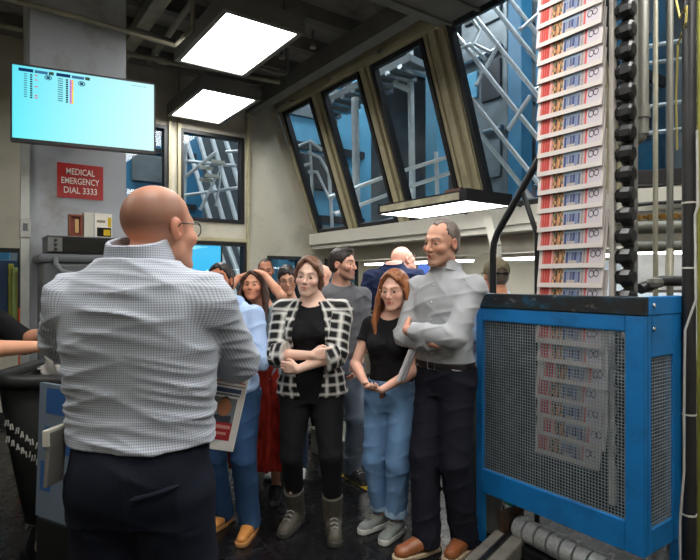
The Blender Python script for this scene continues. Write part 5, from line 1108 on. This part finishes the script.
cc = wp((-.196*S, -.075, .985*S)); MB().obox(cc, fx_*.034+rx_*.004, rx_*.006, up_*.075+rx_*.006).build('case', mat('phone_grey', C(120, 116, 112), rough=.35), t, bevel=.004); MB().obox(cc+up_*.06-fx_*.002, fx_*.037+rx_*.004, rx_*.0085, up_*.022).build('paper_sleeve', PALE, t, bevel=.002)

# newspaper in the speaker's right hand
wr = wp(sk['J']['R'][2]+vv(-.02, .07, -.02)); t = thing('newspaper', 'folded newspaper with red masthead and portrait hanging from the checked shirt man', 'newspaper', tuple(wr), 0)
ux = Vector((RT[0], RT[1], 0)); ux = (ux*.97+Vector((FW[0], FW[1], 0))*.25).normalized(); uy = (Vector((0, 0, 1))+ux*.22).normalized(); nn = ux.cross(uy).normalized(); ux = uy.cross(nn); tr_ = Vector(W(252, 366, 1.86)); Wd, Hh = .24, .30
pc = tr_-ux*Wd/2-uy*Hh/2; Pn = lambda u, v, d=.0: pc+ux*(u-.5)*Wd+uy*(v-.5)*Hh+nn*d
mb = MB().obox(pc, ux*Wd/2, uy*Hh/2, nn*.006); mb.build('pages', cloth('paper_pages', C(226, 222, 216), bump=.05), t, bevel=.003)
g = MB()
def nq(u0, u1, v0, v1, c, d=.0075): g.cur = c; g.quad(Pn(u0, v0, d), Pn(u1, v0, d), Pn(u1, v1, d), Pn(u0, v1, d))
red = C(206, 70, 52)
nq(.50, .96, .775, .79, C(190, 90, 80)); nq(.50, .96, .735, .745, C(90, 90, 95)); nq(.52, .93, .66, .71, C(72, 84, 116)); nq(.56, .92, .625, .645, C(110, 120, 140))
nq(.54, .90, .32, .60, C(120, 128, 134)); nq(.54, .66, .40, .60, C(166, 168, 168)); nq(.54, .90, .12, .32, C(172, 52, 56)); nq(.58, .88, .25, .29, C(220, 150, 140), .008); nq(.58, .84, .18, .21, C(220, 150, 140), .008)
for k_ in range(14):
    a0, a1 = k_*2*math.pi/14, (k_+1)*2*math.pi/14
    for (u, v, r0, r1, c, d) in ((.74, .49, 0, .30, C(178, 122, 92), .0085), (.74, .55, .10, .20, C(90, 70, 58), .0082)): f = lambda a, q_: Pn(u+math.cos(a)*q_*.33, v+math.sin(a)*q_*.34, d); g.cur = c; g.quad(f(a0, r0), f(a0, r1), f(a1, r1), f(a1, r0))
nq(.62, .86, .32, .40, C(66, 70, 80), .008); nq(.72, .94, .80, .93, C(214, 208, 200), .0072); nq(.2, .48, .1, .72, C(190, 188, 186))
g.build('front_page', PAPER, t); tm = MB(); text_on(tm, 'R', Pn(.60, .865, .006), ux, uy, .062, .048, .03); tm.build('masthead', mat('masthead_red', red, rough=.7), t); tm = MB(); text_on(tm, '26', Pn(.82, .865, .0075), ux, uy, .040, .026, .01); tm.build('date', mat('ink_grey', C(84, 80, 84), rough=.7), t)

# man with folded arms beside the cage
A_, ak = person('grey haired man with folded arms in a grey shirt beside the blue cage', 445, 3.07, 44, 1.855, wid=.91, dep=1.06, hs=1.03, hphi=50, hpitch=5, hroll=-4, hoff=(0, .012, 0), skin=C(212, 158, 132), hair=('receding', C(112, 100, 92)), face=dict(brow=C(104, 88, 78), iris=C(80, 80, 76), beard=(C(150, 126, 112), .25), gaze=(.1, .1)), seed=5, h=.004, ch=.0055,
    arms={'R': dict(w=(-.06, .185, 1.115), h=(.9, .1, -.8)), 'L': dict(w=(.10, .205, 1.17), h=(-.9, .1, -.7))}, hands={'R': dict(d=(-.85, -.3, .20), n=(.1, -1, -.05), curl=.3, thumb=.2), 'L': dict(d=(.62, -.78, -.02), n=(-.7, -.7, .1), curl=.2, thumb=.1)},
    feet={'R': dict(a=(.03, .13, .085), yaw=-16), 'L': dict(a=(-.10, -.04, .085), yaw=6)},
    tops=[dict(name='shirt', mat=GREYSH, e=.013, hem=.97, sleeve=1.9, collar=True, cgap=.045, cz=1.485, amp=.008, placket=cloth('button_grey', C(200, 200, 200), bump=0), dirs=[((.3, 0, 1), .08), ((-.6, .2, 1), .11), ((1, .5, .4), .12)], patch=.22)],
    bottom=dict(type='trousers', mat=cloth('dark_navy', C(32, 33, 42), spec=.1), waist=1.0, e=.017, r=(.100, .082, .074), cuff=-.05, amp=.007), belt=dict(z=.985, e=.020), shoes=dict(kind='dress', mat=mat('brown_leather', C(140, 82, 48), rough=.3, var=.2), sole=mat('pale_welt', C(170, 150, 124), rough=.7), s=1.05))
# woman in the plaid overshirt
Bw, bk = person('woman with folded arms in a black and white plaid overshirt', 312, 3.30, 4, 1.66, fem=True, wid=1.13, bust=1.12, hphi=9, hpitch=2, hroll=-6, hoff=(.015, .01, -.01), skin=C(236, 196, 176), hair=('ponytail', C(112, 78, 58)), face=dict(brow=C(110, 80, 62), iris=C(96, 100, 92), lip=np.array(C(206, 118, 112)[:3]), gaze=(.15, 0)), wface=.98, hs=1.09, seed=8, h=.004, ch=.0055,
    arms={'R': dict(w=(-.03, .225, 1.145), h=(.9, -.1, -.7), dx=.01), 'L': dict(w=(.05, .26, 1.065), h=(-.9, -.1, -.6), dx=-.01)}, hands={'R': dict(d=(-.95, -.12, .1), n=(.1, -1, 0), curl=.35), 'L': dict(d=(.9, -.3, .05), n=(0, -1, .1), curl=.4)},
    feet={'R': dict(a=(.115, -.02, .10), yaw=-14), 'L': dict(a=(-.145, .07, .10), yaw=10)},
    tops=[dict(name='tank_top', mat=BLACKC, e=.008, hem=.93, sleeve=0., neck=(.098, .095), amp=.005), dict(name='overshirt', mat=PLAID, e=.028, hem=.86, sleeve=1.32, flare=.010, open=.105, neck=(.10, .06), neckz=1.47, amp=.008, s=2)],
    bottom=dict(type='trousers', mat=BLACKC, waist=1.02, e=.012, r=(.098, .070, .056), cuff=.10, amp=.005), shoes=dict(kind='boot', mat=mat('worn_boot', C(72, 68, 58), rough=.55, var=.25, scale=20), laces=LACE, s=1.06))
# woman with long red hair
Cw, ckk = person('woman with long copper hair in a black shirt and blue jeans', 392, 3.27, 26, 1.555, fem=True, wid=1.04, bust=1.05, hphi=27, hpitch=4, hs=1.14, hoff=(-.035, .02, .005), skin=C(236, 186, 164), hair=('long', C(142, 88, 54)), face=dict(brow=C(140, 96, 70), iris=C(90, 96, 90), lip=np.array(C(206, 96, 96)[:3])), glasses=.7, seed=12, h=.004, ch=.0055,
    hairc=mat('pale_frame', C(190, 150, 120), rough=.3),
    arms={'R': dict(w=(.075, .27, 1.035), h=(1, -.5, -.5)), 'L': dict(w=(-.02, .235, 1.0), h=(-1, -.4, -.4))}, hands={'R': dict(d=(-.6, .55, -.15), n=(-.2, -.2, .9), curl=.7), 'L': dict(d=(.95, .2, .0), n=(.1, -.3, .95), curl=.6)},
    feet={'R': dict(a=(.085, .0, .085), yaw=-24), 'L': dict(a=(-.055, .06, .085), yaw=-8)},
    tops=[dict(name='tshirt', mat=BLACKC, e=.008, hem=.99, sleeve=.42, neck=(.088, .075), amp=.004)],
    bottom=dict(type='trousers', mat=denim('blue_denim', C(104, 138, 176), C(150, 178, 206)), waist=1.03, e=.014, r=(.100, .080, .070), cuff=.045, roll=denim('cuff_denim', C(150, 176, 200), C(176, 196, 214)), amp=.008), shoes=dict(kind='sneaker', mat=cloth('grey_runner', C(128, 132, 130)), laces=LACE, sole=mat('white_sole', C(190, 190, 184), rough=.6)))
# man in the grey tshirt
person('dark haired man in a grey tshirt smiling toward the right', 341, 4.05, -22, 1.755, wid=.98, hphi=-62, hpitch=0, hoff=(0, .02, 0), skin=C(226, 172, 148), hair=('short', C(44, 36, 32)), face=dict(brow=C(44, 34, 30), beard=(C(96, 70, 58), .55), iris=C(60, 44, 34)), seed=15, h=.005,
    arms={'R': dict(w=(.26, .10, .90), h=(.6, -1, -.2)), 'L': dict(w=(-.07, .20, .92), h=(-.45, -1, .1))}, hands={'L': dict(d=(.45, .35, -.75), n=(.6, -.7, .1), curl=.5)},
    tops=[dict(name='tshirt', mat=cloth('heather_grey', C(96, 96, 100)), e=.012, hem=.93, sleeve=.72, flare=.006, neck=(.078, .04), amp=.008)],
    bottom=dict(type='trousers', mat=denim('grey_denim', C(112, 122, 136), C(140, 148, 158)), waist=.99, e=.013, r=(.098, .08, .07)), shoes=dict(kind='sneaker', mat=cloth('dark_runner', C(50, 50, 54)), laces=LACE))
# woman with her hands on her head
person('woman holding both hands on her head in grey green top and red skirt', 263, 3.76, 8, 1.585, fem=True, wid=1.05, bust=1.05, hphi=4, hpitch=-10, hoff=(.065, .02, -.005), skin=C(216, 158, 128), hair=('long', C(76, 54, 44)), face=dict(brow=C(60, 44, 36), iris=C(50, 36, 28)), wface=1.06, seed=18, h=.0045,
    arms={'R': dict(w=(.165, .085, 1.70), h=(.5, 1, -.4)), 'L': dict(w=(-.05, .105, 1.715), h=(-.75, .8, -.5))}, hands={'R': dict(d=(-.75, -.45, .40), n=(-.55, -.3, -.75), curl=.35), 'L': dict(d=(.75, -.45, .40), n=(.55, -.3, -.75), curl=.35)},
    tops=[dict(name='blouse', mat=cloth('grey_green_cotton', C(118, 134, 136)), e=.012, hem=.90, sleeve=.36, neck=(.08, .05), amp=.007)],
    bottom=dict(type='skirt', mat=mat('rust_red_print', C(150, 42, 30), rough=.85, var=.6, scale=26, spec=.15, stretch=(1, 1, .4)), hem=.26, r=(.145, .25)), shoes=dict(kind='flat', mat=BLACKC))
# woman in the light blue shirt half hidden by the speaker
person('dark haired woman in light blue shirt half hidden by the checked shirt man', 229, 3.28, 12, 1.63, fem=True, wid=1.1, hphi=6, hpitch=-16, hoff=(.045, .02, -.005), skin=C(184, 118, 88), hair=('bun', C(34, 28, 27)), face=dict(brow=C(40, 30, 26), iris=C(46, 32, 26)), seed=21, h=.0045,
    arms={'R': dict(w=(.24, .10, .95), h=(.4, -1, -.2)), 'L': dict(w=(-.10, .25, 1.235), h=(-.5, -.2, -1))}, hands={'L': dict(d=(.12, .05, 1), n=(.9, .35, .0), curl=.75, thumb=.8)},
    feet={'R': dict(a=(.06, -.05, .085)), 'L': dict(a=(-.165, .04, .085), yaw=4)},
    tops=[dict(name='shirt', mat=BLUESH, e=.016, hem=.90, sleeve=1.85, collar=True, amp=.009)],
    bottom=dict(type='trousers', mat=denim('dark_denim', C(44, 70, 104), C(72, 102, 138)), waist=1.0, e=.014, r=(.102, .08, .068)), shoes=dict(kind='dress', mat=mat('tan_leather', C(196, 132, 66), rough=.45), sole=mat('tan_sole', C(170, 120, 70), rough=.7), s=1.0))
# bearded man at the back wall
person('grey bearded man at the back before the small window', 266, 5.45, 0, 1.725, hphi=-8, skin=C(186, 126, 98), hair=('receding', C(60, 54, 52)), face=dict(brow=C(50, 44, 42), beard=(C(138, 130, 124), .8), iris=C(50, 36, 30)), seed=24, h=.0065, ch=.009,
    tops=[dict(name='tshirt', mat=BLACKC, e=.012, hem=.93, sleeve=.7, neck=(.08, .04))], bottom=dict(type='trousers', mat=BLACKC, waist=1.0), shoes=dict(kind='sneaker', mat=BLACKC, laces=LACEB))
# woman with round glasses behind the plaid overshirt
person('dark haired woman with glasses peering over from behind the plaid overshirt', 288, 4.15, 6, 1.63, fem=True, hphi=-6, hpitch=10, hroll=5, hoff=(.0, .0, .0), skin=C(222, 168, 140), hair=('bun', C(34, 29, 29)), face=dict(brow=C(40, 32, 30), iris=C(40, 30, 26)), glasses=.8, seed=27, h=.0055, ch=.008,
    tops=[dict(name='tshirt', mat=BLACKC, e=.010, hem=.92, sleeve=.6, neck=(.085, .06))], bottom=dict(type='trousers', mat=denim('mid_denim', C(70, 84, 106), C(94, 110, 132)), waist=1.0), shoes=dict(kind='sneaker', mat=cloth('white_runner', C(206, 206, 204)), laces=LACE))
# pale head between the plaid overshirt and the grey tshirt
person('fair bald person almost hidden between plaid overshirt and grey tshirt', 323, 5.0, 60, 1.66, hphi=70, skin=C(226, 172, 148), face=dict(brow=C(160, 120, 96)), seed=30, h=.0065, ch=.009,
    tops=[dict(name='tshirt', mat=cloth('beige_cotton', C(170, 160, 146)), e=.012, hem=.93, sleeve=.7, neck=(.08, .04))], bottom=dict(type='trousers', mat=NAVY, waist=1.0), shoes=dict(kind='sneaker', mat=BLACKC, laces=LACEB))
# bald man in navy, turned away
person('bald man in a navy shirt turned away behind the copper haired woman', 394, 4.9, 200, 1.93, wid=1.06, hphi=240, hpitch=-24, hoff=(.05, .09, -.085), skin=C(232, 176, 158), face=dict(brow=C(170, 140, 124), buzz=(C(196, 150, 132), .6)), glasses=.9, seed=33, h=.006, ch=.008,
    tops=[dict(name='shirt', mat=cloth('navy_cotton', C(30, 40, 70)), e=.016, hem=.92, sleeve=1.0, collar=True, cgap=.03, amp=.010)], bottom=dict(type='trousers', mat=NAVY, waist=1.0), shoes=dict(kind='dress', mat=BLACKC))
# cap wearer behind the cage
Kp, kk_ = person('person in an olive cap facing away behind the blue cage', 497, 3.56, 176, 1.66, hphi=176, skin=C(206, 140, 104), hair=('fringe', C(110, 96, 84)), face=dict(), seed=36, h=.0055, ch=.008, feet={'L': dict(a=(-.19, -.27, .085), yaw=150, h=(-.3, .6, 0)), 'R': dict(a=(.10, .02, .085))},
    tops=[dict(name='polo_shirt', mat=cloth('pale_blue_cotton', C(150, 180, 214)), e=.012, hem=.93, sleeve=.75, collar=True, cgap=.03)], bottom=dict(type='trousers', mat=cloth('green_grey', C(52, 56, 54)), waist=1.0), shoes=dict(kind='sneaker', mat=cloth('green_runner', C(52, 130, 106)), laces=LACE, sole=mat('sole_grey', C(150, 150, 142), rough=.7)))
hp = kk_['hp']; hsS = kk_['S']; Rh_ = kk_['Rh']; Hc_ = hp((0, 0, 0)); Cf = Field(Hc_-.2, Hc_+.25, .005); E = lambda c, r: ell(hp(c), np.array(r)*hsS, Rh_.T)
Cf.add(E((0, -.012, .040), (.090, .110, .092)), 0); Cf.cut(hp((0, 0, .012)), Rh_ @ vv(0, .12, -1)); Cf.add(E((0, .12, .020), (.07, .075, .010)), .008); Cf.add(E((0, -.012, .134), (.008, .008, .006)), .003); Cf.sub(E((0, -.118, .025), (.032, .03, .022)), .004); V, Q = Cf.mesh()
cap = mesh_obj('cap', V, None, cloth('olive_cap', C(104, 94, 74), var=.3, scale=22), Kp, True, world=False, quads=Q); Cf = Field(Hc_-.2, Hc_+.2, .005); Cf.add(rc(hp((-.04, -.105, .016)), hp((.04, -.105, .016)), .009, .009), 0); V, Q = Cf.mesh(); mesh_obj('cap_strap', V, None, BLACKC, cap, True, world=False, quads=Q)
# person in black at the left border
person('person in black reaching bare forearms over the tub cart at the left', -50, 2.62, -92, 1.72, wid=1.02, hphi=-92, skin=C(224, 166, 134), hair=('short', C(60, 44, 36)), face=dict(brow=C(60, 44, 36)), seed=39, h=.0045, ch=.008,
    arms={'R': dict(w=(.06, .47, 1.22), h=(.5, -.6, -1)), 'L': dict(w=(-.16, .44, 1.28), h=(-.8, -.3, -1))}, hands={'R': dict(d=(-.1, .95, .05), n=(-.3, 0, -1), curl=.5), 'L': dict(d=(.2, .95, .0), n=(.3, 0, -1), curl=.5)},
    tops=[dict(name='tshirt', mat=BLACKC, e=.014, hem=.90, sleeve=1.02, flare=.006, neck=(.08, .04))], bottom=dict(type='trousers', mat=BLACKC, waist=1.0), shoes=dict(kind='dress', mat=BLACKC))
# small carried things
T, S = ckk['T'], ckk['S']; Mc = np.array(XF[Cw.name]); wp = lambda p: Vector((Mc[:3, :3] @ np.asarray(p, float)+Mc[:3, 3]))
a_ = wp(vv(.02, .135, 1.0)*S); t = thing('key_fob', 'brown leather key fob hanging at the waist of the blue jeans', 'keys', tuple(a_)); MB().tube([a_+Vector((0, 0, .014))+Vector((RT[0], RT[1], 0))*(.012*math.cos(q))+Vector((0, 0, .012*math.sin(q))) for q in np.linspace(0, 6.283, 12, endpoint=False)], .002, 6, True).build('ring', CHROME, t); ur = Vector((RT[0], RT[1], 0)); uf = Vector((FW[0], FW[1], 0))
MB().obox(a_+Vector((0, 0, -.035)), ur*.013, uf*.005, (0, 0, .034)).build('fob', mat('fob_brown', C(84, 46, 34), rough=.5), t, bevel=.003); MB().obox(a_+ur*.02+Vector((0, 0, -.03)), ur*.008+Vector((0, 0, .003)), uf*.002, (0, 0, .026)).build('key', mat('key_dark', C(60, 56, 52), rough=.3, metal=.8), t)
p0 = Vector(W(398.5, 381, 3.02)); p1 = Vector(W(411, 350, 3.0)); t = thing('rolled_newspaper', 'rolled pale newspaper held between the copper haired woman and the folded arms', 'newspaper', tuple(p0)); MB().tube([p0, p1], .014, 12).build('roll', cloth('roll_paper', C(196, 196, 198)), t, smooth=True); MB().tube([p0+ur*.028+Vector((0, 0, .004)), p1+ur*.022], .010, 12).build('inner_roll', cloth('roll_paper2', C(150, 150, 156)), t, smooth=True)
# ------------------------------------------------------------------ camera, world, view
cd = bpy.data.cameras.new('camera'); cd.lens = F/700*36; cd.sensor_width = 36; cd.clip_start = .05
co = bpy.data.objects.new('camera', cd); COL.objects.link(co); co.location = (0, 0, CAMH); co.rotation_euler = (math.pi/2, 0, -YAW); SC.camera = co
w = bpy.data.worlds.new('world'); SC.world = w; w.use_nodes = True; w.node_tree.nodes['Background'].inputs[0].default_value = (.5, .55, .6, 1); w.node_tree.nodes['Background'].inputs[1].default_value = .05
SC.view_settings.view_transform = 'Standard'; SC.view_settings.look = 'None'; SC.view_settings.gamma = 1; SC.view_settings.use_curve_mapping = False; SC.view_settings.exposure = 0.95
SC.cycles.use_denoising = True; SC.cycles.max_bounces = 8; SC.cycles.transparent_max_bounces = 12; SC.cycles.sample_clamp_indirect = 6.0
